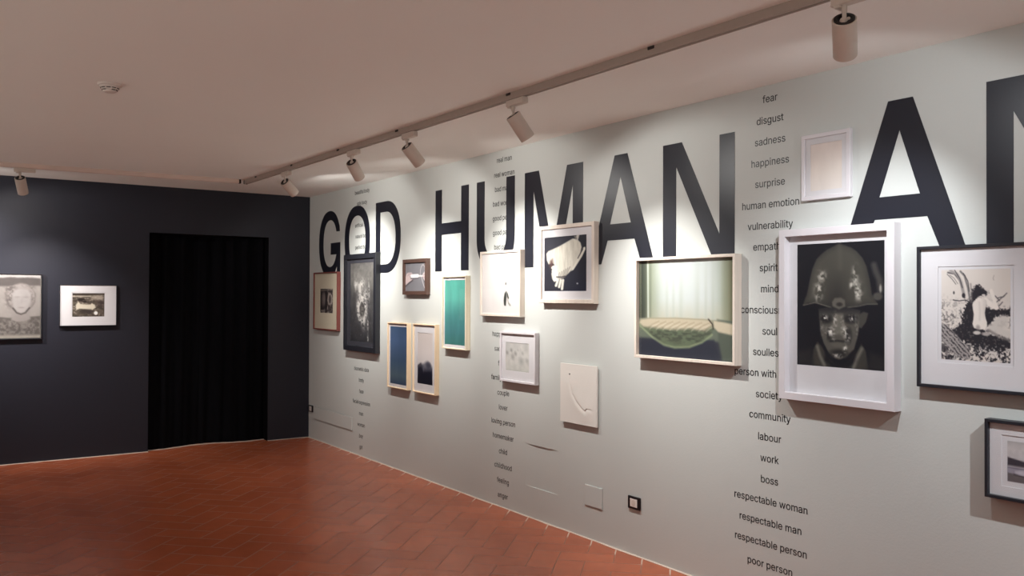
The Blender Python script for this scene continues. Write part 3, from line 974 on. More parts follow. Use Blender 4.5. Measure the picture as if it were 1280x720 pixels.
def pic_helmet():
    p = Pic(120, 160, 0.795, (20, 20, 27))
    dome = [(.07, .505), (.095, .45), (.118, .42), (.154, .30), (.19, .2), (.238, .127), (.30, .085), (.358, .055), (.46, .022), (.50, .014), (.56, .024), (.64, .048), (.695, .077), (.76, .13), (.80, .19),
            (.84, .305), (.863, .416), (.89, .45), (.925, .488), (.815, .487), (.70, .505), (.62, .515), (.49, .525), (.406, .518), (.30, .495), (.214, .478), (.13, .485)]
    sd = p.sdf(dome)
    p.poly(dome, (70, 68, 62))
    inside = np.clip(0.5 - sd / 0.012, 0, 1)
    p.mix(inside * np.clip((p.V - .2) / .3, 0, 1) * np.exp(-((p.U - .47) / .13) ** 2) * .75, (36, 35, 36))
    p.mix(inside * np.exp(-((p.U - .20) / .08) ** 2) * .35, (96, 93, 84))
    p.mix(inside * np.clip(1 - (-sd) / .05, 0, 1) * .5, (44, 43, 42))
    p.line([(.50, .015), (.51, .09), (.515, .2)], .03, (84, 82, 74), .05, .5)
    nz = p.noise(26, 30, 3)
    for cx, cy, rx, ry in ((.262, .37, .045, .055), (.26, .43, .035, .05), (.30, .265, .05, .04), (.68, .27, .03, .07), (.70, .37, .05, .05), (.72, .42, .035, .04), (.64, .34, .02, .03)):
        p.mix(np.exp(-(((p.U - cx) / rx) ** 2 + ((p.V - cy) / ry) ** 2)) * np.clip(nz * 3.4 - 1.3, 0, 1) * inside, (196, 192, 182))
    p.line([(.075, .505), (.214, .482), (.30, .498), (.406, .52)], .008, (120, 116, 104), .008, .8)
    p.line([(.60, .518), (.72, .507), (.815, .49), (.92, .489)], .008, (104, 101, 92), .008, .8)
    face = [(.262, .535), (.27, .62), (.286, .73), (.32, .81), (.38, .885), (.45, .925), (.5, .935), (.57, .915), (.67, .845), (.71, .74), (.73, .645), (.735, .54), (.62, .525), (.49, .53), (.38, .52)]
    p.poly([(.73, .57), (.775, .55), (.825, .56), (.80, .63), (.75, .68), (.725, .67)], (66, 64, 60), .012)
    sf = p.sdf(face)
    fin = np.clip(.5 - sf / .014, 0, 1)
    p.poly(face, (84, 81, 75))
    p.mix(fin * np.clip(1 - (p.V - .515) / .09, 0, 1) * .85, (20, 20, 26))
    p.ell(.345, .615, .075, .035, (34, 33, 34), .8)
    p.ell(.63, .61, .075, .035, (30, 29, 31), .8)
    p.poly([(.455, .57), (.535, .57), (.575, .70), (.55, .735), (.45, .735), (.42, .70)], (104, 101, 93), .03)
    p.ell(.385, .74, .03, .05, (48, 46, 45), .8)
    p.ell(.61, .74, .035, .06, (44, 42, 42), .8)
    p.line([(.40, .792), (.48, .785), (.58, .79)], .012, (30, 29, 31), .015)
    p.ell(.49, .82, .085, .018, (92, 89, 82), .5)
    p.ell(.50, .885, .10, .03, (40, 39, 38), .9)
    fz = p.noise(54, 66, 12, 2)
    for cx, cy, rx, ry, k in ((.335, .605, .035, .022, 1.0), (.645, .600, .035, .024, 1.0), (.405, .715, .050, .035, 1.1), (.455, .625, .022, .05, .8), (.535, .64, .016, .05, .7), (.565, .71, .028, .04, 1.0),
                              (.425, .78, .03, .012, .5), (.545, .80, .02, .012, .4), (.57, .845, .022, .026, 1.0), (.49, .905, .065, .014, .9), (.60, .765, .03, .03, .7), (.30, .68, .02, .06, .3), (.695, .68, .02, .06, .3)):
        p.mix(np.exp(-(((p.U - cx) / rx) ** 2 + ((p.V - cy) / ry) ** 2)) * np.clip(fz * 4.2 - 1.7, 0, 1) * k, (214, 210, 202))
    p.poly([(.42, .475), (.45, .445), (.52, .44), (.565, .46), (.57, .51), (.50, .535), (.425, .51)], (92, 89, 82), .014)
    p.ell(.505, .495, .035, .016, (46, 44, 43), .8)
    coll = [(.17, 1.0), (.20, .86), (.25, .80), (.30, .84), (.36, .92), (.45, .97), (.52, .985), (.60, .955), (.70, .87), (.75, .80), (.80, .86), (.83, 1.0)]
    p.poly(coll, (58, 56, 52), .015)
    p.poly([(.34, .89), (.42, .955), (.52, .975), (.62, .935), (.68, .86), (.70, .94), (.60, 1.0), (.42, 1.0), (.33, .95)], (24, 23, 28), .03)
    p.line([(.245, .84), (.28, .92), (.33, .99)], .02, (150, 146, 134), .03, .7)
    p.line([(.755, .84), (.70, .92), (.66, 1.0)], .02, (146, 142, 130), .03, .7)
    p.poly([(0, 1), (0, .90), (.17, .86), (.2, 1)], (36, 35, 37), .05)
    p.poly([(1, 1), (1, .90), (.84, .86), (.82, 1)], (36, 35, 37), .05)
    p.line([(.885, .19), (.905, .24), (.94, .30), (.955, .38)], .05, (66, 64, 62), .03, .9)
    p.ell(.925, .43, .05, .03, (74, 72, 68), .5)
    p.ell(.955, .37, .012, .03, (150, 147, 140), .8)
    return p


def pic_bed():
    p = Pic(132, 104, 1.33, (226, 232, 230))
    folds = .5 + .5 * np.sin(p.U * 60 + 2 * np.sin(p.U * 17))
    light = np.exp(-((p.U - .53) / .37) ** 6)
    base = np.array([188, 195, 194.]) * light[..., None] + np.array([120, 128, 104.]) * (1 - light[..., None])
    p.C = base
    p.mix((1 - folds) ** 2 * (.10 + .30 * np.clip((p.V - .1) * 1.8, 0, 1)), (150, 156, 138))
    p.mix(np.clip((p.V - .40) / .2, 0, 1) * .55 * (.4 + .6 * folds), (176, 172, 148))
    p.mix(np.clip((.115 - p.U) / .05, 0, 1), (70, 76, 66))
    p.mix(np.clip((.06 - p.U) / .03, 0, 1) * .7, (44, 50, 44))
    p.line([(.015, 0), (.02, .6)], .02, (92, 96, 80), .02)
    p.line([(.10, 0), (.105, .6)], .016, (206, 214, 206), .02)
    p.line([(.13, 0), (.13, .6)], .015, (110, 118, 104), .03)
    p.mix(np.clip((p.U - .86) / .12, 0, 1) * .8, (112, 112, 88))
    p.line([(.97, 0), (.975, .62)], .05, (96, 96, 74), .06, .8)
    # bed with a rumpled spread
    p.mix(np.clip((p.V - .60) / .015, 0, 1), (96, 104, 92))
    p.mix(np.clip((p.V - .80) / .03, 0, 1), (52, 54, 62))
    p.poly([(0, .84), (.80, .80), (.86, 1), (0, 1)], (44, 47, 58), .03)
    p.poly([(.83, .6), (1, .63), (1, 1), (.88, 1), (.84, .8)], (82, 90, 80), .03)
    spread = [(0, .665), (.02, .62), (.12, .605), (.4, .595), (.70, .60), (.78, .61), (.80, .68), (.77, .75), (.68, .83), (.55, .885), (.40, .90), (.28, .875), (.16, .80), (.07, .73)]
    p.poly(spread, (92, 102, 82), .012)
    p.poly([(0, .66), (.02, .62), (.12, .605), (.4, .595), (.70, .60), (.78, .61), (.79, .66), (.70, .72), (.55, .70), (.40, .72), (.22, .71), (.05, .70)], (182, 172, 150), .03)
    n1 = p.noise(22, 60, 2)
    ins = np.clip(.5 - p.sdf(spread) / .012, 0, 1)
    p.mix(ins * np.clip((p.V - .68) * 14, 0, 1) * np.clip(1 - (p.V - .82) * 16, 0, 1) * np.clip(n1 * 3 - 1.1, 0, 1) * .8, (62, 66, 58))
    for k in range(9):
        x = .10 + k * .075
        p.line([(x, .715), (x + .05, .67), (x + .13, .635)], .007, (132, 120, 100), .012, .6)
        p.line([(x + .02, .725), (x + .06, .69), (x + .13, .66)], .006, (222, 212, 190), .012, .6)
    p.line([(0.01, .69), (.16, .81), (.28, .878), (.40, .90), (.55, .885), (.68, .83), (.78, .75)], .02, (150, 164, 126), .02, .7)
    p.poly([(.79, .61), (.90, .625), (1, .645), (1, .75), (.84, .72), (.80, .68)], (188, 178, 156), .02)
    p.line([(.745, .60), (.785, .65), (.79, .69)], .014, (52, 46, 40), .012)
    return p


def pic_wing():
    p = Pic(90, 110, 0.79, (38, 39, 50))
    p.mix(np.clip((p.V - .55) * 2, 0, 1) * np.clip((p.U - .45) * 3, 0, 1) * .7, (30, 34, 56))
    p.mix(np.clip(.5 - p.U, 0, 1) * np.clip(p.V - .4, 0, 1) * p.noise(8, 10, 4), (84, 74, 74))
    wing = [(.045, .30), (.09, .255), (.20, .225), (.38, .17), (.56, .10), (.68, .055), (.78, .07), (.86, .14), (.885, .22), (.86, .31), (.82, .38), (.77, .50), (.68, .60), (.58, .68), (.48, .75), (.40, .78), (.32, .80),
            (.24, .83), (.19, .77), (.17, .68), (.20, .58), (.25, .52), (.20, .48), (.10, .50), (.055, .42)]
    p.poly(wing, (216, 212, 200), .02)
    ins = np.clip(.5 - p.sdf(wing) / .02, 0, 1)
    st = p.noise(30, 6, 6)
    p.mix(ins * np.clip(st * 2.2 - .9, 0, 1) * .35, (150, 144, 132))
    p.poly([(.14, .44), (.20, .40), (.22, .52), (.17, .60), (.12, .54)], (84, 60, 56), .05, .9)
    for k in range(5):
        y = .56 + k * .055
        p.ell(.24 + k * .012, y, .075, .035, (228, 225, 214), .3, -15)
    p.poly([(.80, .40), (.93, .225), (.965, .22), (.97, .26), (.90, .38), (.80, .50), (.70, .62), (.64, .64)], (222, 219, 208), .015)
    p.line([(.80, .415), (.91, .26)], .014, (52, 50, 56), .015)
    for k in range(6):
        p.line([(.62 - k * .05, .56 + k * .02), (.50 - k * .035, .76 + k * .008)], .01, (92, 84, 80), .012, .75)
    p.line([(.30, .74), (.42, .745), (.50, .73)], .02, (50, 46, 50), .02)
    for ax, bx, y1 in ((.33, .285, .90), (.40, .36, .925), (.455, .43, .96)):
        p.line([(ax, .80), (bx, y1)], .045, (220, 217, 206), .015)
    p.line([(.775, .07), (.80, .0)], .05, (200, 196, 186), .02)
    p.line([(.73, .02), (.76, .06)], .03, (120, 116, 112), .02)
    p.ell(.79, .865, .02, .014, (176, 178, 186), .6)
    return p


def pic_tree():
    p = Pic(120, 156, 0.755, (210, 202, 195))
    n = p.noise(24, 30, 21)
    n2 = p.noise(12, 14, 22)
    n3 = p.noise(44, 54, 23, 2)
    low = np.clip((p.V - .30) * 5, 0, 1)
    # hollow trunk, roots and leaf litter
    p.mix(low * np.clip(n * 6 - 3.4, 0, 1) * .75, (86, 82, 84))
    dark = [(.10, .69), (.25, .63), (.33, .56), (.30, .50), (.36, .40), (.42, .33), (.46, .30), (.50, .36), (.60, .34), (.66, .40), (.72, .43), (.82, .43), (1, .42), (1, .50), (.90, .50), (.80, .52), (.72, .58), (.66, .60), (.62, .66), (.72, .70), (.86, .72), (1, .74), (1, .86),
            (.80, .88), (.55, .86), (.36, .80), (.20, .74)]
    rough = np.clip(.5 - (p.sdf(dark) + (n3 - .5) * .07) / .02, 0, 1)
    p.mix(rough, (40, 38, 44))
    p.mix(rough * np.clip(n3 * 5 - 3.1, 0, 1) * .6, (120, 114, 112))
    p.mix(np.clip((p.V - .79) * 9, 0, 1) * np.clip(n * 7 - 3.0, 0, 1), (44, 42, 48))
    p.mix(np.clip((p.V - .79) * 9, 0, 1) * np.clip(n3 * 7 - 4.2, 0, 1), (206, 200, 196))
    p.mix(np.clip(1 - p.U * 3.2, 0, 1) * np.clip(n3 * 6 - 3.2, 0, 1) * np.clip((p.V - .25) * 4, 0, 1) * .8, (70, 66, 68))
    log = [(0, .585), (.10, .63), (.24, .73), (.40, .86), (.445, .93), (.42, .985), (.30, .975), (.14, .89), (0, .78)]
    lm = np.clip(.5 - p.sdf(log) / .014, 0, 1)
    p.mix(lm, (156, 150, 148))
    st = .5 + .5 * np.sin((p.V - .78 * p.U) * 120 + 5 * n)
    p.mix(lm * np.clip(st * 1.6 - .5, 0, 1) * np.clip(n3 * 3 - .7, 0, 1), (60, 56, 60))
    p.poly([(.70, .63), (.78, .54), (.90, .49), (.965, .52), (.95, .60), (.90, .64), (1, .67), (1, .73), (.88, .71), (.76, .68)], (200, 194, 188), .03, .9)
    p.line([(.70, .66), (.84, .72), (1, .76)], .03, (128, 122, 120), .02, .8)
    # bare branches at the top
    p.line([(.10, .03), (.20, .045), (.28, .12), (.33, .24), (.35, .31)], .016, (70, 66, 70), .014)
    p.line([(.14, .01), (.24, .05), (.30, .14), (.34, .28)], .03, (150, 144, 142), .02)
    p.line([(.20, .0), (.28, .10), (.32, .20)], .008, (44, 42, 48), .008)
    p.line([(.09, .05), (.16, .10), (.22, .16)], .008, (96, 92, 92), .01)
    p.line([(.13, .06), (.19, .09), (.25, .155)], .006, (110, 106, 104), .01)
    p.line([(.29, .02), (.35, .07), (.40, .20), (.43, .33)], .020, (112, 108, 108), .014)
    p.line([(.33, .04), (.36, .075), (.40, .13), (.42, .24)], .008, (44, 42, 48), .008)
    p.line([(.18, .335), (.27, .345), (.36, .335), (.43, .36)], .010, (44, 42, 48), .008)
    p.ell(.335, .285, .025, .026, (44, 42, 48), .5)
    p.ell(.19, .255, .012, .018, (56, 54, 58), .6)
    for a_, b_ in (((.80, .36), (.92, .285)), ((.84, .40), (.89, .355)), ((.79, .29), (.85, .34)), ((.90, .30), (.95, .26)), ((.83, .31), (.88, .30))):
        p.line([a_, b_], .010, (80, 76, 80), .010)
    # pale seated figure seen from behind, arm raised
    skin = (224, 216, 208)
    p.line([(.655, .335), (.735, .385), (.805, .415)], .050, skin, .012)
    p.line([(.805, .415), (.775, .33), (.742, .25)], .036, skin, .012)
    p.ell(.735, .235, .022, .022, skin, .4)
    fig = [(.475, .35), (.51, .325), (.56, .31), (.62, .315), (.665, .335), (.675, .37), (.655, .42), (.643, .475), (.655, .53), (.675, .575), (.672, .62), (.645, .65), (.57, .655), (.49, .64), (.465, .595), (.478, .545), (.485, .49), (.470, .43), (.465, .385)]
    p.poly(fig, skin, .010)
    p.mix(np.clip(.5 - p.sdf(fig) / .01, 0, 1) * np.clip((p.U - .58) / .10, 0, 1) * np.clip((.56 - p.V) * 8, 0, 1) * .35, (150, 142, 138))
    p.line([(.565, .36), (.575, .46), (.57, .55)], .008, (182, 174, 168), .03, .6)
    p.ell(.545, .635, .030, .028, (140, 132, 130), 1.0, 0, .7)
    p.ell(.53, .69, .055, .020, (198, 192, 186), .5)
    p.ell(.66, .70, .06, .020, (168, 162, 158), .6)
    hair = [(.455, .22), (.48, .21), (.50, .185), (.545, .17), (.59, .18), (.63, .22), (.67, .235), (.69, .255), (.655, .28), (.62, .27), (.58, .29), (.52, .325), (.47, .345), (.445, .30)]
    p.mix(np.clip(.5 - (p.sdf(hair) + (n3 - .5) * .05) / .02, 0, 1), (40, 38, 44))
    p.line([(.44, .16), (.455, .27), (.45, .36)], .014, (120, 114, 112), .02, .8)
    p.line([(.775, .07), (.76, .10), (.77, .12)], .006, (150, 144, 140), .008)
    return p


def pic_smoke():
    p = Pic(64, 110, 0.70, (70, 69, 70))
    p.vgrad([(0, (104, 102, 100)), (.2, (112, 110, 107)), (.45, (74, 73, 74)), (1, (52, 52, 56))])  # paler upper part paints the milky glass reflection into the print
    n = p.noise(12, 20, 31)
    n3 = p.noise(26, 44, 32)
    p.gain(.8 + .4 * n)

    def wisp(cx, cy, rx, ry, k, c=(214, 211, 206), rot=0):
        a = math.radians(rot)
        dx, dy = p.U - cx, p.V - cy
        x, y = dx * math.cos(a) + dy * math.sin(a), -dx * math.sin(a) + dy * math.cos(a)
        p.mix(np.exp(-((x / rx) ** 2 + (y / ry) ** 2)) * np.clip(n3 * 3.2 - .9, 0, 1) * k, c)
    wisp(.33, .20, .16, .14, .35, (168, 164, 160))
    wisp(.22, .28, .07, .07, .9)
    wisp(.45, .27, .14, .07, 1)
    wisp(.40, .36, .08, .08, .9)
    wisp(.50, .44, .10, .05, .9)
    wisp(.65, .42, .10, .10, .8)
    wisp(.78, .36, .03, .14, .7, rot=-6)
    for a in range(0, 360, 20):
        wisp(.50 + .16 * math.cos(math.radians(a)), .59 + .13 * math.sin(math.radians(a)), .06, .05, .85)
    p.ell(.50, .60, .10, .095, (62, 60, 60), .6)
    p.mix(np.exp(-(((p.U - .5) / .09) ** 2 + ((p.V - .6) / .09) ** 2)) * np.clip(n3 * 3 - 1, 0, 1) * .6, (150, 146, 140))
    wisp(.30, .56, .06, .08, .8)
    wisp(.56, .76, .08, .08, .6)
    wisp(.74, .78, .03, .08, .9)
    wisp(.74, .96, .025, .04, .9)
    p.mix(np.clip(n3 * 4 - 2.7, 0, 1) * np.clip((p.V - .4) * 3, 0, 1) * .6, (150, 148, 146))
    return p


def pic_hands():
    p = Pic(84, 62, 1.38, (128, 127, 132))
    p.mix(p.noise(3, 3, 41) * .3, (112, 111, 116))
    skin, shade, hi = (206, 188, 188), (120, 106, 110), (240, 236, 236)
    p.poly([(0, .50), (.05, .385), (.12, .345), (.30, .345), (.345, .385), (.26, .43), (.21, .50), (.30, .545), (.36, .575), (.33, .61), (.18, .68), (.06, .77), (0, .80)], skin, .025)
    p.line([(0, .83), (.16, .725), (.36, .62)], .05, (74, 66, 72), .04)
    p.line([(.14, .40), (.30, .375)], .014, shade, .02)
    p.line([(.10, .46), (.20, .43)], .012, shade, .02, .7)
    p.line([(.22, .56), (.34, .585)], .012, shade, .02, .8)
    p.poly([(.25, .435), (.30, .405), (.62, .405), (.66, .435), (.655, .50), (.61, .53), (.30, .535), (.25, .50)], hi, .018)
    p.line([(.27, .555), (.64, .55)], .03, (84, 80, 86), .025)
    p.poly([(.82, .46), (.87, .37), (.94, .345), (1, .35), (1, .74), (.93, .66), (.87, .56)], skin, .025)
    p.line([(.88, .44), (.97, .42)], .012, shade, .02)
    p.line([(.88, .52), (.96, .53)], .012, shade, .02)
    p.line([(.72, .46), (.725, .31), (.76, .17), (.82, .095), (.89, .10), (.93, .19), (.935, .30), (.90, .40), (.82, .47)], .026, (196, 190, 192), .014)
    p.line([(.77, .47), (.81, .60), (.87, .76), (.97, .97)], .030, (204, 198, 200), .018)
    p.line([(.66, .47), (.82, .475)], .055, (222, 216, 216), .03)
    p.line([(.92, .66), (1, .80)], .03, (72, 64, 70), .03)
    return p


def pic_plain(cols_, nx=24, ny=40, asp=.62, seed=1, amt=.12):
    p = Pic(nx, ny, asp, cols_[0][1])
    p.vgrad(cols_)
    n = p.noise(5, 2, seed)
    p.gain(1 - amt / 2 + amt * n)
    return p


def pic_hill():
    p = Pic(44, 72, .61, (208, 200, 198))
    p.vgrad([(0, (206, 196, 192)), (.4, (216, 208, 206)), (1, (206, 204, 206))])
    ridge = [(0, 1), (0, .665), (.10, .635), (.22, .60), (.34, .615), (.42, .60), (.55, .56), (.68, .545), (.82, .58), (.90, .62), (1, .66), (1, 1)]
    p.mix(np.clip(.5 - p.sdf(ridge) / .06, 0, 1) * .8, (92, 92, 104))
    p.poly([(0, 1), (0, .68), (.22, .63), (.40, .70), (.55, .72), (.75, .70), (1, .72), (1, 1)], (24, 25, 40), .12)
    p.ell(.72, .63, .15, .06, (70, 70, 84), 1.0)
    p.ell(.40, .69, .05, .07, (104, 104, 116), 1.2, k=.7)
    p.line([(0, .665), (.1, .635), (.2, .607)], .012, (30, 30, 42), .02)
    p.mix(np.clip((p.V - .80) * 6, 0, 1), (20, 22, 36))
    return p


def pic_figure():
    p = Pic(96, 88, 1.18, (210, 206, 204))
    k = (46, 50, 46)
    p.ell(.648, .505, .014, .022, k, .6, 20)
    p.ell(.634, .47, .008, .010, (150, 150, 140), .8)
    p.poly([(.618, .66), (.655, .625), (.672, .72), (.662, .80), (.655, .865), (.605, .86), (.592, .78), (.60, .72)], k, .012)
    p.poly([(.662, .62), (.705, .67), (.735, .74), (.705, .76), (.678, .71)], (60, 64, 58), .012)
    p.poly([(.69, .76), (.71, .75), (.72, .80), (.76, .83), (.79, .86), (.75, .87), (.71, .83)], (140, 142, 134), .014)
    return p


def pic_red():
    p = Pic(48, 40, 1.30, (44, 38, 40))
    n = p.noise(12, 10, 51)
    p.poly([(0, .04), (1, .0), (1, .06), (0, .10)], (150, 140, 130), .02, .7)
    p.ell(.26, .44, .17, .30, (104, 94, 94), .6)
    p.ell(.30, .40, .08, .22, (132, 122, 118), .9)
    p.poly([(.54, .08), (1, .06), (1, .98), (.54, .98)], (70, 62, 62), .02)
    p.mix(np.clip((p.U - .54) * 20, 0, 1) * np.clip(n * 3.4 - 1.2, 0, 1), (176, 166, 158))
    p.ell(.77, .42, .17, .24, (196, 186, 178), .3)
    p.ell(.77, .43, .105, .18, (74, 66, 66), .3)
    p.line([(.77, .30), (.79, .55)], .05, (150, 140, 136), .05)
    p.mix(np.clip((p.V - .78) * 8, 0, 1) * np.clip(n * 4 - 1.6, 0, 1), (150, 142, 136))
    return p


def pic_sketch():
    p = Pic(60, 46, 1.44, (204, 202, 198))
    n = p.noise(8, 7, 61)
    p.mix(np.clip(n * 3 - 1.2, 0, 1) * .4, (170, 170, 168))
    for x, y, r, c in ((.24, .27, .05, 120), (.06, .37, .05, 120), (.42, .38, .06, 122), (.30, .50, .08, 132), (.52, .25, .03, 150), (.72, .35, .05, 156), (.66, .62, .08, 150), (.90, .60, .06, 158), (.45, .10, .14, 176), (.85, .14, .12, 172), (.10, .12, .12, 178)):
        p.ell(x, y, r, r * 1.2, (c, c, c - 2), 1.3, 15 + 60 * y, .6)
    p.mix(np.clip((p.V - .55) * 2, 0, 1) * .3, (178, 182, 172))
    p.line([(.0, .005), (1, .005)], .012, (150, 148, 146), .02)
    p.line([(.0, .99), (1, .99)], .012, (150, 148, 146), .02)
    return p


def pic_land():
    p = Pic(70, 36, 2.0, (190, 186, 186))
    p.vgrad([(0, (176, 172, 172)), (.2, (196, 192, 192)), (.42, (190, 186, 188)), (1, (120, 116, 120))])
    p.poly([(0, .40), (.2, .45), (.4, .50), (.7, .47), (1, .44), (1, .62), (0, .60)], (62, 58, 66), .03)
    p.mix(np.clip((p.V - .62) * 30, 0, 1), (150, 146, 158))
    p.poly([(.12, .72), (.3, .66), (1, .64), (1, .82), (.4, .84), (.12, .78)], (188, 184, 194), .04)
    p.line([(0, .66), (.4, .65)], .02, (112, 108, 124), .03)
    p.poly([(0, .78), (.2, .82), (.4, .86), (1, .84), (1, 1), (0, 1)], (104, 98, 100), .03)
    p.line([(.1, .81), (.4, .86), (.7, .85)], .025, (58, 54, 60), .03)
    p.gain(.95 + .1 * p.noise(20, 12, 71))
    return p


def pic_bust():
    """pale sculpted head in front of a light ground; seen: the right half of the picture"""
    p = Pic(110, 100, 1.12, (196, 188, 183))
    n = p.noise(14, 12, 81)
    n2 = p.noise(34, 30, 82)
    p.poly([(0, 0), (1, 0), (1, .17), (0, .20)], (116, 108, 106), .03)
    rag = .045 + .03 * p.noise(12, 2, 83)
    p.mix(np.clip((rag - p.V) * 40, 0, 1), (232, 226, 224))
    p.poly([(0, .66), (.3, .64), (.6, .68), (1, .655), (1, 1), (0, 1)], (120, 112, 108), .025)
    p.mix(np.clip((p.V - .66) * 12, 0, 1) * np.clip(n2 * 3 - 1.1, 0, 1) * .7, (188, 180, 174))
    p.mix(np.clip((p.V - .93) * 25, 0, 1), (206, 198, 186))
    p.poly([(.64, .50), (.86, .50), (.875, .70), (.80, .74), (.70, .745), (.635, .71)], (190, 181, 177), .03)
    p.ell(.755, .36, .185, .225, (160, 150, 147), .10)
    p.ell(.755, .35, .172, .205, (196, 187, 183), .2)
    curl = np.clip(n2 * 3.2 - 1.1, 0, 1)
    for cx, cy, rx, ry, k in ((.60, .33, .05, .17, 1.0), (.635, .22, .06, .06, .7), (.90, .30, .035, .14, .8), (.76, .165, .13, .03, .5)):
        p.mix(np.exp(-(((p.U - cx) / rx) ** 2 + ((p.V - cy) / ry) ** 2)) * curl * k, (120, 111, 109))
    p.poly([(.645, .30), (.68, .245), (.76, .225), (.84, .245), (.875, .31), (.872, .43), (.845, .53), (.80, .59), (.755, .605), (.705, .59), (.665, .53), (.645, .42)], (208, 201, 199), .03)
    p.ell(.705, .355, .035, .016, (182, 174, 172), 1.2, 0, .7)
    p.ell(.815, .355, .035, .016, (182, 174, 172), 1.2, 0, .7)
    p.line([(.765, .36), (.76, .455)], .02, (192, 184, 182), .04, .6)
    p.ell(.757, .52, .04, .012, (178, 168, 166), 1.0, 0, .7)
    p.line([(.655, .53), (.70, .60), (.755, .625), (.81, .60), (.86, .525)], .018, (84, 76, 74), .022)
    p.line([(.58, .22), (.56, .34), (.585, .46), (.62, .49)], .012, (140, 130, 128), .03, .7)
    p.gain(.66 * (.96 + .08 * n))
    return p


def pic_rocks():
    p = Pic(70, 56, 1.26, (98, 92, 86))
    n = p.noise(8, 14, 91)
    n2 = p.noise(18, 18, 92)
    p.gain(.75 + .5 * n)
    p.mix(np.clip(n2 * 3 - 1.6, 0, 1) * .6, (190, 182, 174))
    p.line([(0, .06), (1, .04)], .06, (78, 72, 68), .04)
    p.line([(0, .13), (.55, .13)], .05, (186, 178, 168), .05, .8)
    p.poly([(.12, .30), (.22, .20), (.34, .22), (.42, .28), (.30, .32), (.60, .36), (.4, .40)], (70, 64, 62), .05)
    p.poly([(.56, .10), (.94, .06), (.94, .30), (.72, .28), (.58, .24)], (172, 164, 154), .1, .7)
    p.poly([(.10, .50), (.18, .36), (.26, .46), (.40, .48), (.56, .48), (.60, .42), (.70, .50), (.72, .62), (.62, .72), (.40, .68), (.22, .66), (.12, .72)], (186, 180, 168), .05)
    p.poly([(.28, .70), (.58, .70), (.62, .92), (.30, .84)], (84, 78, 76), .1)
    p.ell(.73, .85, .065, .085, (216, 210, 202), .4)
    p.poly([(.64, .96), (.66, .78), (.82, .76), (.80, .98)], (66, 60, 60), .06, .4)
    p.ell(.73, .85, .055, .07, (222, 216, 208), .5)
    p.poly([(.70, .30), (.98, .30), (.98, .60), (.80, .58)], (90, 82, 80), .12, .7)
    p.C = np.clip((p.C - 118) * 1.45 + 108, 12, 235)
    return p


# ------------------------------------------------------------------ frames
def frame(name, label, u0, u1, v0, v1, d, border, recess, mat, mat_board, pr, pic, wall='right', window=None, group='framed pictures on the grey wall', ch=0.0015, glass=True):
    """u along the wall, v up, d = depth off the wall, recess = how far mat and print sit behind the front; pr = print rectangle"""
    w, h = u1 - u0, v1 - v0
    if wall == 'right':
        root = empty(name, (u0, -0.0012, v0), 0)
    else:
        root = empty(name, (0.0012, u0, v0), math.pi / 2)
    tag(root, label, 'framed picture', group)

    def rect(i, wd):
        return [(i, -wd, i), (w - i, -wd, i), (w - i, -wd, h - i), (i, -wd, h - i)]
    inner = d - recess
    prof = [(0.0, 0.0), (0.0, d - ch), (ch, d), (border - ch, d), (border, d - ch), (border, inner - 0.004), (border - .004, inner - 0.004), (border - .004, 0.0)]
    mb = MB()
    rings = [rect(i, wd) for i, wd in prof]
    rings.append(rings[0])
    mb.loft(rings)
    mb.build('frame_moulding', mat, root)
    pu0, pu1, pv0, pv1 = [a - b for a, b in zip(pr, (u0, u0, v0, v0))]
    yb = -(inner - 0.003)
    # mat board with a window, or a plain mount behind a full-bleed print
    mb = MB()
    o = [(border + .0003, border + .0003), (w - border - .0003, border + .0003), (w - border - .0003, h - border - .0003), (border + .0003, h - border - .0003)]
    if mat_board is not None:
        gap = window if window is not None else 0.0
        q = [(pu0 - gap, pv0 - gap), (pu1 + gap, pv0 - gap), (pu1 + gap, pv1 + gap), (pu0 - gap, pv1 + gap)]
        t = 0.0022
        bv = 0.0016
        q2 = [(q[0][0] + bv * .0, q[0][1])] + q[1:]
        mb.loft([[(x, yb + t, z) for x, z in o], [(x, yb, z) for x, z in o], [(x, yb, z) for x, z in q2], [(x, yb + t, z) for x, z in q2]])
        mt = mb.build('mat_board', M[mat_board], root)
        if gap:
            mb = MB()
            g2 = gap + .004
            mb.box(pu0 - g2, pu1 + g2, yb + t + .0004, yb + t + .0016, pv0 - g2, pv1 + g2)
            mb.build('mount_sheet', M[mat_board], root)
        yp = yb + t + (0.0002 if gap else 0.0002)
    else:
        yp = yb
    pic.mesh('print', pu1 - pu0, pv1 - pv0, root, (pu0, yp, pv0))
    mb = MB()
    mb.box(border - .003, w - border + .003, -0.004, -0.001, border - .003, h - border + .003)
    mb.build('backing_board', M['mat_cream'], root)
    if glass:
        mb = MB()
        yg = yb - 0.003
        mb.add([(x, yg, z) for x, z in o], [(0, 1, 2, 3)])
        mb.build('glass', M['glass'], root)
    return root


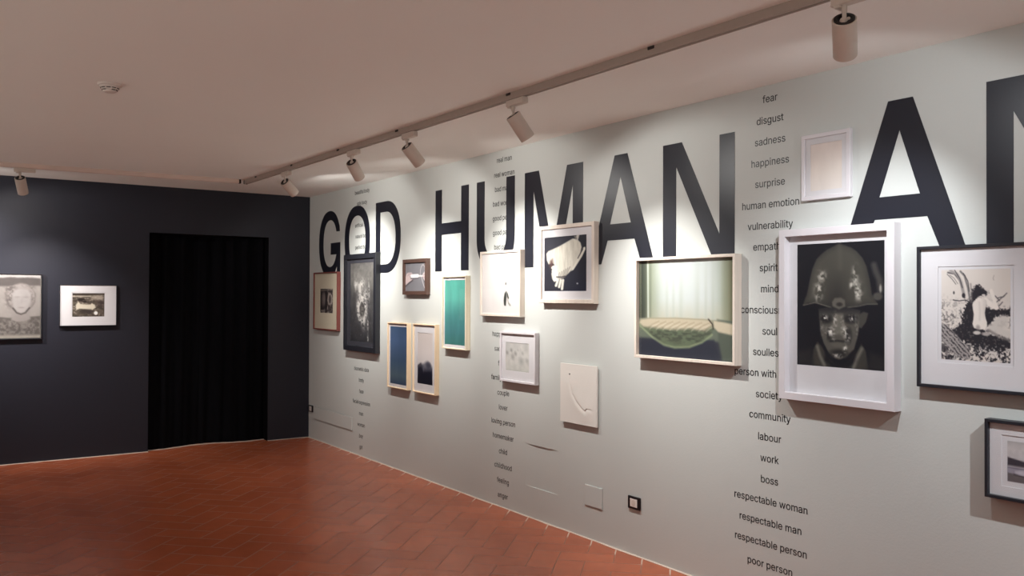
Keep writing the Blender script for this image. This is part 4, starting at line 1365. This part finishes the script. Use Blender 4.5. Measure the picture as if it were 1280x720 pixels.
ALLP = 'framed pictures on the grey wall'
frame('picture_frame', 'red-stained frame with cream mat nearest the corner of the grey wall', .215, .871, 1.222, 1.842, .040, .012, .012, M['red'], 'mat_cream', (.380, .722, 1.405, 1.664), pic_red(), window=.016)
frame('picture_frame', 'tall black frame holding a dark smoky photograph below the letter O', 1.060, 1.809, 1.040, 2.006, .050, .050, .016, M['black_wood'], 'mat_dark', (1.190, 1.742, 1.136, 1.915), pic_smoke())
frame('picture_frame', 'small dark brown frame with two pale hands on grey', 2.341, 2.785, 1.602, 1.917, .039, .032, .012, M['brown'], None, (2.372, 2.754, 1.633, 1.886), pic_hands())
frame('picture_frame', 'pale wood frame with a dark blue picture, left one of a touching pair', 2.046, 2.441, .747, 1.347, .042, .010, .012, M['pale_wood'], 'mat_white', (2.079, 2.404, .784, 1.310),
      pic_plain([(0, (66, 88, 120)), (.25, (74, 96, 132)), (.6, (66, 88, 116)), (.85, (82, 102, 116)), (1, (60, 76, 100))], seed=7))
frame('picture_frame', 'pale wood frame with a dark misty hill print, right one of a touching pair', 2.545, 2.947, .749, 1.348, .043, .010, .012, M['pale_wood'], 'mat_white', (2.611, 2.882, .828, 1.271), pic_hill())
frame('picture_frame', 'pale wood frame with a plain teal green picture', 3.062, 3.442, 1.157, 1.755, .045, .010, .013, M['cream_wood'], 'mat_white', (3.084, 3.407, 1.193, 1.722),
      pic_plain([(0, (80, 156, 142)), (.3, (88, 164, 152)), (.55, (74, 138, 136)), (.8, (70, 126, 130)), (1, (62, 118, 114))], seed=9, amt=.22))
frame('picture_frame', 'whitewashed frame around a white sheet with a tiny dark figure', 3.653, 4.195, 1.440, 1.934, .044, .018, .006, M['pinkish'], None, (3.671, 4.177, 1.458, 1.916), pic_figure())
frame('picture_frame', 'whitewashed frame with a white bird wing photograph on dark ground', 4.424, 5.025, 1.545, 2.081, .042, .026, .008, M['pinkish'], 'mat_white', (4.474, 4.937, 1.628, 2.001), pic_wing())
frame('picture_frame', 'whitewashed frame with a colour photograph of a bed under a curtained window', 5.424, 6.211, 1.223, 1.825, .055, .017, .022, M['pinkish'], None, (5.441, 6.194, 1.240, 1.808), pic_bed())
frame('picture_frame', 'small thin white frame with a blank pale beige sheet, high on the wall', 6.607, 6.882, 2.071, 2.396, .022, .020, .004, M['white_wood'], 'mat_white', (6.656, 6.834, 2.116, 2.346),
      pic_plain([(0, (224, 212, 206)), (.6, (222, 212, 204)), (1, (216, 208, 202))], seed=3, amt=.05))
frame('picture_frame', 'deep white frame with a black and white portrait of a helmeted face', 6.498, 7.127, 1.080, 1.931, .056, .036, .036, M['white_wood'], 'mat_white', (6.580, 7.057, 1.255, 1.855), pic_helmet())
frame('picture_frame', 'thin black frame, black and white figure by a tree, wide white mat', 7.224, 7.722, 1.203, 1.815, .040, .014, .010, M['black_wood'], 'mat_white', (7.328, 7.614, 1.328, 1.711), pic_tree(), window=.014)
frame('picture_frame', 'black frame with a small grey landscape at lower right, cut by the photo edge', 7.522, 7.932, .779, 1.098, .050, .013, .014, M['black_wood'], 'mat_white', (7.604, 7.850, .854, 1.017), pic_land(), window=.022)
frame('picture_frame', 'small white frame with a faint grey sketch over the middle word column', 3.921, 4.374, .958, 1.330, .037, .016, .011, M['white_wood'], 'mat_white', (3.983, 4.283, 1.041, 1.249), pic_sketch())
DG = 'framed pictures on the dark wall'
frame('picture_frame', 'black frame with a pale sculpted head at the left edge of the photo', -3.345, -2.668, 1.168, 1.786, .030, .008, .006, M['black_wood'], None, (-3.337, -2.680, 1.180, 1.776), pic_bust(), 'dark', group=DG)
frame('picture_frame', 'thin black frame with a small rocky photograph in a white mat on the dark wall', -2.521, -2.012, 1.286, 1.687, .034, .005, .005, M['black_wood'], 'mat_white', (-2.408, -2.123, 1.376, 1.604), pic_rocks(), 'dark', group=DG, window=.006)

# ------------------------------------------------------------------ unframed plaster relief
RU0, RU1, RV0, RV1 = 4.652, 5.034, .743, 1.138
w, h = RU1 - RU0, RV1 - RV0
nx, ny = 90, 92
pp = Pic(nx, ny, w / h, (0, 0, 0))
curve = [(.27, .19), (.30, .34), (.36, .50), (.47, .62), (.60, .71), (.70, .755), (.745, .715), (.80, .715), (.86, .725)]
dd = np.full(pp.U.shape, 1e9)
sg = np.zeros(pp.U.shape)
for (ax, ay), (bx, by) in zip(curve[:-1], curve[1:]):
    ex, ey = bx - ax, by - ay
    t = np.clip(((pp.U - ax) * ex + (pp.V - ay) * ey) / (ex * ex + ey * ey), 0, 1)
    di = np.hypot(pp.U - ax - t * ex, pp.V - ay - t * ey)
    cr = ex * (pp.V - ay) - ey * (pp.U - ax)
    sg = np.where(di < dd, np.sign(cr), sg)
    dd = np.minimum(dd, di)
fade = np.clip((pp.V - .12) * 5, 0, 1) * np.clip((.95 - pp.U) * 6, 0, 1)
belly = np.where(sg > 0, 0.50 * (1 - np.exp(-(dd / .05) ** 2)) * np.exp(-(dd / .17) ** 2), 0.42 * np.exp(-(dd / .16) ** 2)) * fade
edge = np.minimum(np.minimum(pp.U, 1 - pp.U), np.minimum(pp.V, 1 - pp.V))
hgt = 0.009 * belly * np.clip(edge * 14, 0, 1)
rel = empty('wall_relief', (RU0, -0.0115, RV0))
tag(rel, 'unframed white relief panel with one long curved ridge, low on the wall', 'relief panel')
mb = MB()
co = [(float(pp.U[r, c] * w), float(-0.013 - hgt[r, c]), float((1 - pp.V[r, c]) * h)) for r in range(ny) for c in range(nx)]
idx = np.arange(nx * ny).reshape(ny, nx)
fs = [(int(idx[r, c]), int(idx[r + 1, c]), int(idx[r + 1, c + 1]), int(idx[r, c + 1])) for r in range(ny - 1) for c in range(nx - 1)]
mb.add(co, fs)
rim = list(idx[0, :]) + list(idx[1:, -1]) + list(idx[-1, -2::-1]) + list(idx[-2:0:-1, 0])
mb.add([co[i] for i in rim] + [(co[i][0], -0.0, co[i][2]) for i in rim], [(k, (k + 1) % len(rim), (k + 1) % len(rim) + len(rim), k + len(rim)) for k in range(len(rim))])
mb.add([(0, 0, 0), (w, 0, 0), (w, 0, h), (0, 0, h)], [(3, 2, 1, 0)])
mb.build('plaster_panel', M['plaster'], rel, True, 30)
mb = MB()
mb.lathe([(0.0, .006), (0.002, .0055), (0.003, .004)], (.27 * w, -0.0135, (1 - .175) * h), (0, -1, 0), 20)  # dark disc standing in for the shade of a small hole
mb.build('hole_disc', M['dark_slot'], rel, True)
mb = MB()
mb.box(.04, w - .04, 0.0002, 0.0105, .05, h - .05)
mb.build('hanging_batten', M['mat_cream'], rel)

# ------------------------------------------------------------------ wall fittings
mb = MB()
mb.cbox(.168, 1.190, -0.0085, -0.0006, .226, .362, 0.003)
tag(mb.build('wall_cover', M['wall']), 'long low cover plate painted like the grey wall, near the corner', 'cover plate')
mb = MB()
mb.cbox(4.893, 5.071, -0.0075, -0.0006, .216, .355, 0.0045)
tag(mb.build('wall_cover', M['wall']), 'small square cover plate painted like the wall, left of the black socket', 'cover plate')


def socket(name, x0, x1, z0, z1, lab):
    root = empty(name, ((x0 + x1) / 2, -0.0006, (z0 + z1) / 2))
    tag(root, lab, 'wall socket', 'black wall sockets')
    a, b = (x1 - x0) / 2, (z1 - z0) / 2
    mb = MB()
    mb.cbox(-a, a, -0.011, 0, -b, b, 0.003)
    mb.build('cover_plate', M['lamp_black'], root)
    mb = MB()
    mb.cbox(-.032, .032, -0.0135, -0.0105, -.025, .025, 0.0015)
    ins = mb.build('insert', M['white_plastic'], root)
    mb = MB()
    mb.lathe([(0, .018), (0.0006, .018), (0.0008, .016)], (0, -0.0133, 0), (0, -1, 0), 28)
    face = mb.build('socket_face', M['lamp_white'], ins, True)
    return root


socket('wall_socket', 5.320, 5.431, .283, .362, 'black square wall socket with white insert, below the bed photograph')
socket('wall_socket', .020, .140, .292, .366, 'black wall socket tight in the corner beside the dark wall')
